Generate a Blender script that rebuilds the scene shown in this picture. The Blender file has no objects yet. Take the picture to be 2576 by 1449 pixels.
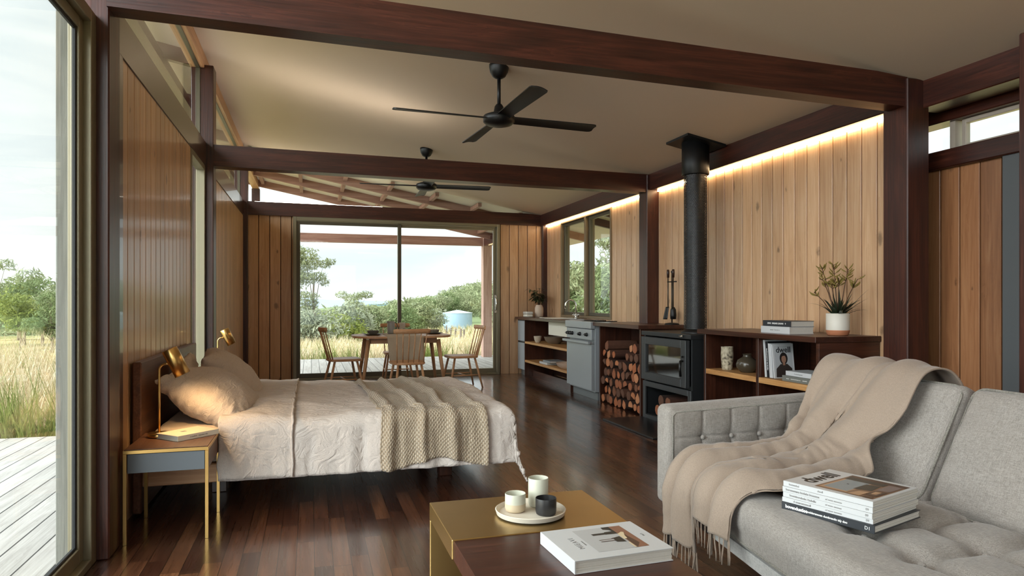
import bpy, bmesh, math, random
import numpy as np
from mathutils import Vector, Matrix, noise
R = math.radians
random.seed(7)
SC = bpy.context.scene
COL = SC.collection

# ------------------------------------------------------------------ camera
cam_d = bpy.data.cameras.new('camera')
cam = bpy.data.objects.new('camera', cam_d); COL.objects.link(cam)
YAW = math.atan(508 / 1720)
cam.location = (0, 0, 1.2)
cam.rotation_euler = (R(90), 0, -YAW)
cam_d.sensor_width = 36
cam_d.lens = 36 * 1720 / 2576
cam_d.shift_y = 35.5 / 2576
cam_d.clip_start = .05; cam_d.clip_end = 6000
SC.camera = cam

# ------------------------------------------------------------------ view, world
SC.view_settings.view_transform = 'Standard'
SC.view_settings.look = 'None'
SC.view_settings.exposure = 0.60
SC.view_settings.gamma = 1.0
SC.view_settings.use_curve_mapping = False
SKY = 0.86          # radiance of the cloud cover the windows look at
GLOW = 7.0          # the brightest part of the overcast, round the hidden sun
W = bpy.data.worlds.new('overcast_sky'); SC.world = W; W.use_nodes = True
wt = W.node_tree; wt.nodes.clear()
def wn(t, **k):
    n = wt.nodes.new('ShaderNode' + t)
    for a, b in k.items(): setattr(n, a, b)
    return n
wl = wt.links.new
wc = wn('TexCoord'); wm = wn('Mapping'); wm.inputs['Scale'].default_value = (2.2, 2.2, 9)
wl(wc.outputs['Generated'], wm.inputs['Vector'])
wz = wn('TexNoise'); wz.inputs['Scale'].default_value = 1.3; wz.inputs['Detail'].default_value = 6; wz.inputs['Distortion'].default_value = .6
wl(wm.outputs[0], wz.inputs['Vector'])
wr = wn('ValToRGB'); wl(wz.outputs['Fac'], wr.inputs[0])
wr.color_ramp.elements[0].position = .36; wr.color_ramp.elements[0].color = (.80, .87, .92, 1)
wr.color_ramp.elements[1].position = .60; wr.color_ramp.elements[1].color = (1.06, 1.07, 1.07, 1)
wd = wn('VectorMath', operation='DOT_PRODUCT'); wl(wc.outputs['Generated'], wd.inputs[0])
SUND = Vector((-.80, -.42, .52)).normalized(); wd.inputs[1].default_value = SUND
wg = wn('MapRange', interpolation_type='SMOOTHERSTEP'); wl(wd.outputs['Value'], wg.inputs[0])
wg.inputs[1].default_value = .25; wg.inputs[2].default_value = 1.0; wg.inputs[3].default_value = 0; wg.inputs[4].default_value = GLOW
wa = wn('MixRGB', blend_type='ADD'); wa.inputs[0].default_value = 1
wgc = wn('MixRGB', blend_type='MULTIPLY'); wgc.inputs[0].default_value = 1; wgc.inputs[2].default_value = (.95, .98, 1.02, 1)
wl(wg.outputs[0], wgc.inputs[1]); wl(wr.outputs[0], wa.inputs[1]); wl(wgc.outputs[0], wa.inputs[2])
wb = wn('Background'); wb.inputs[1].default_value = SKY; wl(wa.outputs[0], wb.inputs[0])
wo = wn('OutputWorld'); wl(wb.outputs[0], wo.inputs[0])
W.cycles.sampling_method = 'MANUAL'; W.cycles.sample_map_resolution = 512
SC.cycles.max_bounces = 9; SC.cycles.diffuse_bounces = 5; SC.cycles.glossy_bounces = 4
SC.cycles.transmission_bounces = 6; SC.cycles.transparent_max_bounces = 12
SC.cycles.caustics_reflective = False; SC.cycles.caustics_refractive = False
SC.cycles.sample_clamp_indirect = 4
SC.cycles.use_denoising = True

# ------------------------------------------------------------------ helpers: objects
def link(o, parent=None):
    COL.objects.link(o)
    if parent is not None: o.parent = parent
    return o
def tag(o, label=None, cat=None, group=None, kind=None):
    if label: o['label'] = label
    if cat: o['category'] = cat
    if group: o['group'] = group
    if kind: o['kind'] = kind
    return o
def thing(name, label, cat, loc=(0, 0, 0), rz=0, group=None, kind=None):
    o = bpy.data.objects.new(name, None); COL.objects.link(o)
    o.empty_display_size = .1
    o.location = loc; o.rotation_euler = (0, 0, rz)
    return tag(o, label, cat, group, kind)
def mesh_obj(name, me, m, parent=None, smooth=False):
    for x in (m if isinstance(m, (list, tuple)) else [m]): me.materials.append(x)
    if smooth: me.polygons.foreach_set('use_smooth', [True] * len(me.polygons))
    return link(bpy.data.objects.new(name, me), parent)
def obj(name, bm, m, parent=None, smooth=False, label=None, norm=True):
    if norm: bmesh.ops.recalc_face_normals(bm, faces=bm.faces[:])
    me = bpy.data.meshes.new(name); bm.to_mesh(me); bm.free()
    o = mesh_obj(name, me, m, parent, smooth)
    if smooth == 'auto':
        me.polygons.foreach_set('use_smooth', [True] * len(me.polygons))
        me.set_sharp_from_angle(angle=R(40))
    if label: o['label'] = label
    return o
def struct(name, bm, m, label=None, parent=None, smooth=False):
    o = obj(name, bm, m, parent, smooth)
    if parent is None:
        o['kind'] = 'structure'; o['category'] = name.split('_')[0]
        if label: o['label'] = label
    return o
def dup(root, loc=None, rz=None, label=None, group=None):
    r = root.copy(); COL.objects.link(r)
    if loc is not None: r.location = loc
    if rz is not None: r.rotation_euler = (0, 0, rz)
    if label: r['label'] = label
    if group: r['group'] = group
    for ch in list(root.children):
        c = ch.copy(); COL.objects.link(c); c.parent = r
        for g in list(ch.children):
            d = g.copy(); COL.objects.link(d); d.parent = c
    return r
B = bmesh.new
def bx(bm, x0, x1, y0, y1, z0, z1, bev=0, seg=1, mat=0):
    if x0 > x1: x0, x1 = x1, x0
    if y0 > y1: y0, y1 = y1, y0
    if z0 > z1: z0, z1 = z1, z0
    v = [bm.verts.new(p) for p in ((x0,y0,z0),(x1,y0,z0),(x1,y1,z0),(x0,y1,z0),(x0,y0,z1),(x1,y0,z1),(x1,y1,z1),(x0,y1,z1))]
    fs = [bm.faces.new([v[i] for i in q]) for q in ((3,2,1,0),(4,5,6,7),(0,1,5,4),(1,2,6,5),(2,3,7,6),(3,0,4,7))]
    for f in fs: f.material_index = mat
    if bev > 0:
        es = {e for f in fs for e in f.edges}
        r = bmesh.ops.bevel(bm, geom=list(es), offset=bev, segments=seg, affect='EDGES', profile=.6)
        for f in r['faces']: f.material_index = mat
    return v
def box(*a, bev=0, seg=1):
    bm = B(); bx(bm, *a, bev=bev, seg=seg); return bm
def prism(bm, poly, axis, a, b, mat=0):
    """polygon in the plane across axis, pushed from a to b"""
    def P(p, t):
        if axis == 'x': return (t, p[0], p[1])
        if axis == 'y': return (p[0], t, p[1])
        return (p[0], p[1], t)
    lo = [bm.verts.new(P(p, a)) for p in poly]; hi = [bm.verts.new(P(p, b)) for p in poly]
    n = len(poly); fs = [bm.faces.new(lo[::-1]), bm.faces.new(hi)]
    for i in range(n): fs.append(bm.faces.new((lo[i], lo[(i+1) % n], hi[(i+1) % n], hi[i])))
    for f in fs: f.material_index = mat
    return fs
def rrect(w, d, r, n=6, cx=0, cy=0):
    o = []
    for k, (sx, sy) in enumerate(((1,1),(-1,1),(-1,-1),(1,-1))):
        for i in range(n + 1):
            a = math.pi/2 * (k + i/n)
            o.append((cx + sx*(w/2 - r) + r*math.cos(a), cy + sy*(d/2 - r) + r*math.sin(a)))
    return o
def tube(bm, pts, r, n=10, cap=True, mat=0):
    pts = [Vector(p) for p in pts]; m = len(pts)
    rs = r if isinstance(r, (list, tuple)) else [r] * m
    rings = []; up = None
    for i, p in enumerate(pts):
        t = (pts[min(i+1, m-1)] - pts[max(i-1, 0)])
        if t.length < 1e-9: t = Vector((0, 0, 1))
        t.normalize()
        if up is None:
            up = t.orthogonal().normalized()
        up = (up - t * up.dot(t))
        if up.length < 1e-6: up = t.orthogonal()
        up.normalize(); s = t.cross(up)
        rings.append([bm.verts.new(p + (up*math.cos(2*math.pi*k/n) + s*math.sin(2*math.pi*k/n)) * rs[i]) for k in range(n)])
    for i in range(m - 1):
        for k in range(n):
            f = bm.faces.new((rings[i][k], rings[i][(k+1) % n], rings[i+1][(k+1) % n], rings[i+1][k])); f.material_index = mat; f.smooth = True
    if cap:
        bm.faces.new(rings[0][::-1]).material_index = mat; bm.faces.new(rings[-1]).material_index = mat
def lathe(bm, prof, n=32, c=(0, 0, 0), mat=0, mats=None):
    rings = []
    for (r, z) in prof:
        if r < 1e-5: rings.append([bm.verts.new((c[0], c[1], c[2] + z))])
        else: rings.append([bm.verts.new((c[0] + r*math.cos(2*math.pi*k/n), c[1] + r*math.sin(2*math.pi*k/n), c[2] + z)) for k in range(n)])
    for i in range(len(rings) - 1):
        a, b = rings[i], rings[i+1]
        for k in range(n):
            k2 = (k+1) % n
            if len(a) == 1 and len(b) == 1: continue
            if len(a) == 1: f = bm.faces.new((a[0], b[k], b[k2]))
            elif len(b) == 1: f = bm.faces.new((a[k], a[k2], b[0]))
            else: f = bm.faces.new((a[k], a[k2], b[k2], b[k]))
            f.smooth = True; f.material_index = mats[i] if mats else mat
def sheet(nu, nv, fn, uvs=(1, 1)):
    """grid surface with UVs in metres"""
    bm = B(); L = bm.loops.layers.uv.new('UVMap')
    g = [[bm.verts.new(fn(i/nu, j/nv)) for j in range(nv+1)] for i in range(nu+1)]
    for i in range(nu):
        for j in range(nv):
            f = bm.faces.new((g[i][j], g[i+1][j], g[i+1][j+1], g[i][j+1])); f.smooth = True
            for l, (a, b) in zip(f.loops, ((i,j),(i+1,j),(i+1,j+1),(i,j+1))): l[L].uv = (a/nu*uvs[0], b/nv*uvs[1])
    return bm
def softbox(hx, hy, hz, r, n=(20, 20, 6), fn=None):
    """rounded box with dense faces; fn(p, unit) may move a point"""
    bm = B(); cache = {}
    def V(p):
        k = tuple(round(c, 5) for c in p)
        if k in cache: return cache[k]
        h = (hx, hy, hz); P = [p[i]*h[i] for i in range(3)]
        q = [max(-(h[i]-r), min(h[i]-r, P[i])) for i in range(3)]
        d = Vector([P[i]-q[i] for i in range(3)])
        if d.length > 1e-9: d = d.normalized() * r
        v = Vector(q) + d
        if fn: v = fn(v, p)
        cache[k] = bm.verts.new(v); return cache[k]
    for ax in range(3):
        a, b = [i for i in range(3) if i != ax]
        for sgn in (-1, 1):
            for i in range(n[a]):
                for j in range(n[b]):
                    qs = []
                    for (ii, jj) in ((i,j),(i+1,j),(i+1,j+1),(i,j+1)):
                        p = [0, 0, 0]; p[ax] = sgn; p[a] = -1 + 2*ii/n[a]; p[b] = -1 + 2*jj/n[b]; qs.append(V(p))
                    f = bm.faces.new(qs if sgn > 0 else qs[::-1]); f.smooth = True
    return bm
def text(parent, s, size, o, xd, yd, m, name='lettering', align='CENTER', space=1.0, bold=0, lift=.0006):
    cu = bpy.data.curves.new('t', 'FONT'); cu.body = s; cu.size = size; cu.align_x = align; cu.align_y = 'CENTER'
    cu.space_character = space; cu.extrude = .0003; cu.offset = bold
    cu.resolution_u = 3
    t = bpy.data.objects.new('t', cu); COL.objects.link(t)
    bpy.context.view_layer.update()
    me = bpy.data.meshes.new_from_object(t.evaluated_get(bpy.context.evaluated_depsgraph_get()))
    bpy.data.objects.remove(t); bpy.data.curves.remove(cu)
    x = Vector(xd).normalized(); y = Vector(yd).normalized(); z = x.cross(y)
    M = Matrix((x, y, z)).transposed().to_4x4(); M.translation = Vector(o) + z*lift
    me.transform(M); me.materials.clear()
    return mesh_obj(name, me, m, parent)

# ------------------------------------------------------------------ helpers: materials
def lin(r, g=None, b=None):
    if g is None: r, g, b = r
    f = lambda c: ((c/255)/12.92 if c/255 <= .04045 else ((c/255 + .055)/1.055)**2.4)
    return (f(r), f(g), f(b), 1)
class G:
    def __init__(s, name):
        s.m = bpy.data.materials.new(name); s.m.use_nodes = True; s.t = s.m.node_tree
        s.b = s.t.nodes['Principled BSDF']; s.out = s.t.nodes['Material Output']
    def n(s, typ, ins=None, **at):
        k = s.t.nodes.new('ShaderNode' + typ)
        for a, v in at.items(): setattr(k, a, v)
        for a, v in (ins or {}).items(): s.set(k.inputs[a], v)
        return k
    def set(s, sock, v):
        if isinstance(v, bpy.types.NodeSocket): s.t.links.new(v, sock)
        elif isinstance(v, bpy.types.Node): s.t.links.new(v.outputs[0], sock)
        else: sock.default_value = v
    def p(s, **k):
        for a, v in k.items(): s.set(s.b.inputs[a.replace('_', ' ')], v)
        return s.m
    def math(s, op, a, b=None, c=None):
        k = s.n('Math', operation=op); s.set(k.inputs[0], a)
        if b is not None: s.set(k.inputs[1], b)
        if c is not None: s.set(k.inputs[2], c)
        return k.outputs[0]
    def ramp(s, fac, stops, interp='LINEAR'):
        k = s.n('ValToRGB', {0: fac}); e = k.color_ramp.elements; k.color_ramp.interpolation = interp
        while len(e) < len(stops): e.new(.5)
        for q, (pos, c) in zip(e, stops): q.position = pos; q.color = c if len(c) == 4 else (*c, 1)
        return k.outputs[0]
    def mix(s, fac, a, b, mode='MIX'):
        k = s.n('MixRGB', blend_type=mode); s.set(k.inputs[0], fac); s.set(k.inputs[1], a); s.set(k.inputs[2], b); return k.outputs[0]
    def bump(s, h, st=.3, dist=.005):
        k = s.n('Bump', {'Height': h, 'Strength': st, 'Distance': dist}); s.set(s.b.inputs['Normal'], k.outputs[0])
CACHE = {}
def plain(name, c, rough=.5, metal=0, spec=.5, var=.0, sc=8, **k):
    if name in CACHE: return CACHE[name]
    g = G(name); col = c if len(c) == 4 else lin(c)
    if var:
        tc = g.n('TexCoord'); nz = g.n('TexNoise', {'Vector': tc.outputs['Object'], 'Scale': sc, 'Detail': 5})
        f = g.n('MapRange', {0: nz.outputs['Fac'], 3: 1-var, 4: 1+var})
        m = g.n('VectorMath', {0: col[:3]}, operation='SCALE'); g.set(m.inputs['Scale'], f.outputs[0])
        col = m.outputs[0]
        g.bump(nz.outputs['Fac'], .08, .004)
    g.p(Base_Color=col, Roughness=rough, Metallic=metal, Specular_IOR_Level=spec, **k)
    CACHE[name] = g.m; return g.m
def wood(name, cs, axis='z', rough=.42, sc=1.0, plank=0, cross='y', plen=0, gap=.0025, knots=0, var=.35, bump=.12, coat=0, off=0, hue=0, streak=.42):
    key = (name, axis, cross)
    if key in CACHE: return CACHE[key]
    g = G(name + '_' + axis + (cross if plank else ''))
    tc = g.n('TexCoord'); oc = tc.outputs['Object']
    I = 'xyz'.index
    sep = g.n('SeparateXYZ', {0: oc})
    if plank:
        cc = g.math('DIVIDE', g.math('ADD', sep.outputs[I(cross)], 50 + off), plank)
        row = g.math('FLOOR', cc); rn = g.n('TexWhiteNoise', {'W': row}, noise_dimensions='1D').outputs['Value']
        fr = g.math('FRACT', cc); ed = g.math('MULTIPLY', g.math('MINIMUM', fr, g.math('SUBTRACT', 1.0, fr)), plank)
        if plen:
            al = g.math('ADD', g.math('DIVIDE', g.math('ADD', sep.outputs[I(axis)], 50), plen), g.math('MULTIPLY', rn, 7.31))
            seg = g.math('FLOOR', al); fr2 = g.math('FRACT', al)
            ed2 = g.math('MULTIPLY', g.math('MINIMUM', fr2, g.math('SUBTRACT', 1.0, fr2)), plen)
            ed = g.math('MINIMUM', ed, ed2)
            cb = g.n('CombineXYZ', {0: row, 1: seg})
            rn = g.n('TexWhiteNoise', {'Vector': cb.outputs[0]}, noise_dimensions='2D').outputs['Value']
        offv = g.n('CombineXYZ', {0: g.math('MULTIPLY', rn, 17.0), 1: g.math('MULTIPLY', rn, 31.0), 2: g.math('MULTIPLY', rn, 23.0)}).outputs[0]
    else:
        oi = g.n('ObjectInfo'); rn = oi.outputs['Random']
        offv = g.n('CombineXYZ', {0: g.math('MULTIPLY', rn, 13.0), 1: g.math('MULTIPLY', rn, 7.0), 2: g.math('MULTIPLY', rn, 19.0)}).outputs[0]
    v = g.n('VectorMath', {0: oc, 1: offv}, operation='ADD').outputs[0]
    s1 = [7*sc]*3; s1[I(axis)] = .55*sc
    s2 = [90*sc]*3; s2[I(axis)] = 2.2*sc
    n1 = g.n('TexNoise', {'Vector': g.n('Mapping', {'Vector': v, 'Scale': s1}), 'Scale': 1.5, 'Detail': 5, 'Roughness': .6, 'Distortion': 1.1})
    n2 = g.n('TexNoise', {'Vector': g.n('Mapping', {'Vector': v, 'Scale': s2}), 'Scale': 1.0, 'Detail': 3, 'Roughness': .6})
    wv = g.math('FRACT', g.math('MULTIPLY', n1.outputs['Fac'], 5.0))
    fac = g.math('ADD', g.math('ADD', g.math('MULTIPLY', n1.outputs['Fac'], .5), g.math('ADD', g.math('MULTIPLY', n2.outputs['Fac'], streak), (.42-streak)/2)), g.math('MULTIPLY', wv, .10))
    col = g.ramp(fac, [(.30, lin(cs[0])), (.52, lin(cs[1])), (.74, lin(cs[2]))])
    hgt = n2.outputs['Fac']
    if knots:
        s3 = [1.0]*3; s3[I(axis)] = .42
        sv = g.n('SeparateXYZ', {0: v}); kv = g.n('CombineXYZ', {0: sv.outputs[I(cross)], 1: g.math('MULTIPLY', sv.outputs[I(axis)], .5)})
        vk = g.n('TexVoronoi', {'Vector': kv, 'Scale': knots, 'Randomness': 1.0}, voronoi_dimensions='2D')
        nd = g.n('TexNoise', {'Vector': v, 'Scale': 30.0, 'Detail': 2})
        kd = g.math('ADD', vk.outputs['Distance'], g.math('MULTIPLY', g.math('SUBTRACT', nd.outputs['Fac'], .5), .12))
        kf = g.n('MapRange', {0: kd, 1: g.math('MULTIPLY', g.n('SeparateColor', {0: vk.outputs['Color']}).outputs[1], .02), 2: g.math('ADD', .035, g.math('MULTIPLY', g.n('SeparateColor', {0: vk.outputs['Color']}).outputs[1], .085)), 3: .62, 4: 0.0}, interpolation_type='SMOOTHSTEP').outputs[0]
        ks = g.math('GREATER_THAN', g.n('SeparateColor', {0: vk.outputs['Color']}).outputs[0], .55)
        col = g.mix(g.math('MULTIPLY', kf, ks), col, lin(tuple(c*.48 for c in cs[0])))
    if plank:
        bf = g.n('MapRange', {0: rn, 3: 1-var, 4: 1+var*.8}).outputs[0]
        sm = g.n('VectorMath', {0: col}, operation='SCALE'); g.set(sm.inputs['Scale'], bf); col = sm.outputs[0]
        if hue:
            hs = g.n('HueSaturation', {'Color': col, 'Hue': g.n('MapRange', {0: rn, 3: .5-hue, 4: .5+hue}).outputs[0]}); col = hs.outputs[0]
        if gap:
            gf = g.math('LESS_THAN', ed, gap/2)
            col = g.mix(gf, col, lin(tuple(c*.25 for c in cs[0])))
            hgt = g.math('SUBTRACT', hgt, g.math('MULTIPLY', gf, 2.0))
    g.p(Base_Color=col, Roughness=g.n('MapRange', {0: n2.outputs['Fac'], 3: rough-.06, 4: rough+.10}).outputs[0], Coat_Weight=coat, Coat_Roughness=.14)
    g.bump(hgt, bump, .003)
    CACHE[key] = g.m; return g.m
def fabric(name, c, sc=1.0, bump=.5, var=.35, warm=None, sheen=.2):
    if name in CACHE: return CACHE[name]
    g = G(name); tc = g.n('TexCoord'); hs = []
    for k in range(3):
        s = [300*sc]*3; s[k] = 26*sc
        hs.append(g.n('TexNoise', {'Vector': g.n('Mapping', {'Vector': tc.outputs['Object'], 'Scale': s}), 'Scale': 1.0, 'Detail': 2}).outputs['Fac'])
    h = g.math('DIVIDE', g.math('ADD', g.math('ADD', hs[0], hs[1]), hs[2]), 3.0)
    col0 = lin(tuple(x*(1-var) for x in c)); col1 = lin(tuple(min(255, x*(1+var*.6)) for x in c))
    col = g.ramp(h, [(.40, col0), (.60, col1)])
    if warm:
        nz = g.n('TexNoise', {'Vector': tc.outputs['Object'], 'Scale': 5.0, 'Detail': 4})
        col = g.mix(g.math('MULTIPLY', nz.outputs['Fac'], .45), col, lin(warm))
    g.p(Base_Color=col, Roughness=.92, Specular_IOR_Level=.15, Sheen_Weight=sheen)
    g.bump(h, bump, .002)
    CACHE[name] = g.m; return g.m
def linen(name, c, big=.35):
    """washed bed linen: fine weave plus soft creases"""
    if name in CACHE: return CACHE[name]
    g = G(name); tc = g.n('TexCoord'); o = tc.outputs['Object']
    w = g.n('TexNoise', {'Vector': o, 'Scale': 350.0, 'Detail': 2}).outputs['Fac']
    cr = g.n('TexNoise', {'Vector': g.n('Mapping', {'Vector': o, 'Rotation': (.3, .5, .7), 'Scale': (9, 22, 9)}), 'Scale': 1.0, 'Detail': 6, 'Distortion': 1.4}).outputs['Fac']
    rd = g.math('ABSOLUTE', g.math('SUBTRACT', cr, .5))
    h = g.math('ADD', g.math('MULTIPLY', rd, 1.6), g.math('MULTIPLY', w, .10))
    col = g.ramp(w, [(.3, lin(tuple(x*.93 for x in c))), (.7, lin(tuple(min(255, x*1.04) for x in c)))])
    g.p(Base_Color=col, Roughness=.9, Specular_IOR_Level=.12, Sheen_Weight=.15)
    g.bump(h, big, .02)
    CACHE[name] = g.m; return g.m
def emit(name, c, s):
    if name in CACHE: return CACHE[name]
    g = G(name); g.p(Base_Color=(0, 0, 0, 1), Emission_Color=(*c, 1), Emission_Strength=s); CACHE[name] = g.m; return g.m
def glass(name, tint=(.94, .97, .95), ior=1.42, rough=0.0):
    if name in CACHE: return CACHE[name]
    g = G(name); g.t.nodes.remove(g.b)
    tr = g.n('BsdfTransparent', {0: (*tint, 1)}); gl = g.n('BsdfGlossy', {'Color': (1, 1, 1, 1), 'Roughness': rough})
    lw = g.n('LayerWeight', {'Blend': .5}); fr = g.math('ADD', .022, g.math('MULTIPLY', g.math('POWER', lw.outputs['Facing'], 5.0), .6))
    mx = g.n('MixShader', {0: fr, 1: tr.outputs[0], 2: gl.outputs[0]})
    g.t.links.new(mx.outputs[0], g.out.inputs[0]); CACHE[name] = g.m; return g.m

JAR = ((32, 14, 9), (62, 29, 19), (90, 46, 32))
def jarrah(axis): return wood('dark_red_timber', JAR, axis, rough=.36, bump=.2)
def walnut(axis): return wood('dark_brown_veneer', ((34, 17, 11), (62, 33, 22), (88, 50, 35)), axis, rough=.3, bump=.08)
def oak(axis): return wood('pale_oak', ((150, 100, 55), (188, 138, 84), (212, 168, 112)), axis, rough=.45, bump=.08)
def elm(axis): return wood('honey_timber', ((168, 122, 84), (202, 154, 112), (220, 180, 140)), axis, rough=.4, bump=.08)
PINE = ((178, 136, 100), (202, 162, 124), (216, 182, 146))
PINE_Y = wood('pine_boards', PINE, 'z', rough=.42, plank=.143, cross='y', gap=0, knots=3.4, var=.16, bump=.05, coat=.3)
PINE_R = wood('shaded_pine_boards', ((122, 80, 50), (150, 102, 67), (170, 124, 86)), 'z', rough=.42, plank=.143, cross='y', gap=0, knots=3.4, var=.16, bump=.05, coat=.1)  # darker pine copy; the recess wall's shade is put into its colour
PINE_X = wood('pine_boards', PINE, 'z', rough=.42, plank=.158, cross='x', gap=0, knots=3.0, var=.16, bump=.05, coat=.12, off=.042)
FLOORM = wood('floor_strips', ((48, 26, 16), (78, 46, 31), (108, 68, 47)), 'y', rough=.27, plank=.082, cross='x', plen=.72, gap=.003, var=.62, bump=.03, coat=.8, hue=.008, streak=.22)
DECKM = wood('weathered_deck', ((138, 134, 128), (168, 164, 159), (192, 189, 184)), 'y', rough=.7, plank=.145, cross='x', gap=.008, var=.10, bump=.15)
GREYT = wood('weathered_grey_timber', ((88, 87, 81), (118, 117, 110), (140, 139, 132)), 'z', rough=.75, bump=.3)
DARK = plain('shadow_backing', (26, 15, 10), .8)
CEIL = plain('cream_ceiling', (222, 204, 182), .75, var=.015, sc=1.5)
SOFFIT = plain('cream_soffit', (226, 216, 198), .7, var=.03, sc=4)
OLIVE = plain('olive_aluminium', (136, 128, 106), .38, .35)
OLIVED = plain('dark_olive_aluminium', (92, 85, 70), .4, .35)
RUBBER = plain('black_rubber', (22, 24, 27), .6)
GLASS = glass('window_glass')
BRASS = plain('brushed_brass', (212, 172, 106), .28, 1.0, var=.05, sc=25)
BRASSD = plain('aged_brass_sheet', (196, 164, 106), .36, 1.0, var=.10, sc=6)
BLACKM = plain('matt_black_metal', (22, 22, 23), .42, .3)
STEEL = plain('grey_painted_metal', (158, 164, 168), .42, .25, var=.02)
CHROME = plain('chrome', (215, 215, 212), .12, 1.0)
WHITEC = plain('white_ceramic', (226, 222, 212), .25)
PAPER = plain('paper_edges', (192, 187, 178), .8, var=.05, sc=60)
WHITEP = plain('white_cover', (196, 197, 198), .42)
GREYP = plain('grey_cover', (108, 110, 104), .5)
DARKP = plain('charcoal_cover', (42, 45, 50), .4)
INK = plain('black_ink', (18, 18, 18), .5)
INKG = plain('grey_ink', (128, 126, 124), .5)
INKW = plain('white_ink', (232, 232, 230), .5)

# ------------------------------------------------------------------ setting: floor, roof, walls
def zr(x): return 3.40 - .195 * x            # underside of the single-pitch roof
YB, YF = -2.6, 11.0
struct('floor', box(-1.03, 4.3, YB, 11.06, -.12, 0), FLOORM, 'dark red-brown strip timber floor with a satin gloss')
def roofpiece(bm, x0, x1, y0, y1, t=.16):
    prism(bm, [(x0, zr(x0)), (x1, zr(x1)), (x1, zr(x1)+t), (x0, zr(x0)+t)], 'y', y0, y1)
bm = B(); roofpiece(bm, -1.07, 4.3, YB, 11.06)
struct('ceiling', bm, CEIL, 'sloping cream ceiling falling from the window side to the stove side')
bm = B(); roofpiece(bm, -2.15, -1.07, YB, 14.62); roofpiece(bm, -1.07, 4.3, 11.06, 14.62); roofpiece(bm, 4.3, 5.2, 6.2, 14.62)
o = struct('roof', bm, SOFFIT, 'cream soffit of the roof overhang outside the glazing')

def boards(bm, axis, plane, face, a0, a1, z0, z1, w, off, holes=()):
    """tongue-and-groove boards: a thin box per board with a fine groove between, on a dark backing"""
    edges = {a0, a1}
    k = math.floor((a0 + 50 + off) / w) + 1
    while k*w - 50 - off < a1: edges.add(k*w - 50 - off); k += 1
    for h in holes: edges.update((h[0], h[1]))
    es = sorted(e for e in edges if a0 - 1e-6 <= e <= a1 + 1e-6)
    def put(p, q, zz0, zz1, d0, d1, m, bev):
        d0, d1 = plane - face*d0, plane - face*d1
        if axis == 'y': bx(bm, d0, d1, p, q, zz0, zz1, bev, 1, m)
        else: bx(bm, p, q, d0, d1, zz0, zz1, bev, 1, m)
    for p, q in zip(es, es[1:]):
        if q - p < .008: continue
        mid = (p+q)/2; spans = [(z0, z1)]
        for h in holes:
            if h[0] < mid < h[1]:
                spans = [(z0, h[2]), (h[3], z1)]
        for (s, t) in spans:
            if t - s < .02: continue
            put(p + .0048, q - .0048, s, t, 0, .034, 0, .003)
            put(p, q, s, t, .0345, .10, 1, 0)
bm = B(); boards(bm, 'y', 3.85, -1, 3.66, 10.98, 0, 2.5, .143, 0, [(8.36, 10.24, .98, 2.46)])
struct('wall_right', bm, [PINE_Y, DARK], 'wall of pale knotty vertical boards behind the wood heater and kitchen bench')
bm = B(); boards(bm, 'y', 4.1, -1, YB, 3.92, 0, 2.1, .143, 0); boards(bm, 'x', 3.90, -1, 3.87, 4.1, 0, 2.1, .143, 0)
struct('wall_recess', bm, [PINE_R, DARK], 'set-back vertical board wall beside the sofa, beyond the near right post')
bm = B(); boards(bm, 'y', -.96, 1, 4.07, 6.26, 0, 2.5, .143, 0); boards(bm, 'y', -.96, 1, 7.27, 10.98, 0, 2.5, .143, 0); boards(bm, 'y', -.96, 1, YB+.03, .80, 0, 2.5, .143, 0)  # last stretch is unseen, closed in solid to dim the sofa and recess
struct('wall_left', bm, [PINE_Y, DARK], 'wall of vertical pine boards behind the bed head')
bm = B(); boards(bm, 'x', 11.0, -1, -.90, -.245, 0, 2.535, .158, .042); boards(bm, 'x', 11.0, -1, 3.025, 3.80, 0, 2.51, .158, .042)
struct('wall_far', bm, [PINE_X, DARK], 'end wall of honey vertical boards on both sides of the sliding door')

NT = [0]
def trim(label, bm, m, smooth=False):
    NT[0] += 1
    o = obj('trim_%d' % NT[0], bm, m, None, smooth); o['kind'] = 'structure'; o['label'] = label; o['category'] = 'trim'; return o
BV = .006
# posts
trim('dark red timber post beside the tall left glass door', box(-1.04, -.897, 3.585, 3.775, 0, 3.46, bev=BV), jarrah('z'))
trim('dark timber post behind the bed head, next to the slot window', box(-1.08, -.885, 7.07, 7.27, 0, 3.46, bev=BV), jarrah('z'))
trim('dark corner post between the left wall and the end wall', box(-1.08, -.895, 10.93, 11.08, 0, 3.46, bev=BV), jarrah('z'))
trim('broad dark timber post at the end of the shelf bench', box(3.72, 3.90, 3.53, 3.73, 0, 2.66, bev=BV), jarrah('z'))
trim('dark timber post between the kitchen window and the wood heater', box(3.70, 3.88, 7.07, 7.27, 0, 2.66, bev=BV), jarrah('z'))
trim('slim dark corner post behind the vase of leaves', box(3.77, 3.95, 10.93, 11.08, 0, 2.66, bev=BV), jarrah('z'))
trim('dark post cut off by the right edge of the photo', box(3.70, 3.95, 2.59, 2.79, 0, 2.66, bev=BV), jarrah('z'))
# tie beams
def tie(y0, y1, zl, zr_, h, label):
    e = lambda x: zl + (zr_ - zl)*(x + .9)/4.64
    bm = B(); prism(bm, [(-.9, zl), (3.74, zr_), (3.74, min(zr_+h, zr(3.74)-.002)), (3.5, min(e(3.5)+h, zr(3.5)-.002)), (-.9, zl+h)], 'y', y0, y1)
    trim(label, bm, jarrah('x'))
tie(3.55, 3.68, 2.565, 2.477, .205, 'nearest and largest dark tie beam crossing the room')
tie(7.09, 7.25, 2.505, 2.462, .205, 'middle dark tie beam crossing in front of the far fan')
tie(10.95, 11.07, 2.515, 2.488, .20, 'far dark tie beam above the sliding door')
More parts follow.
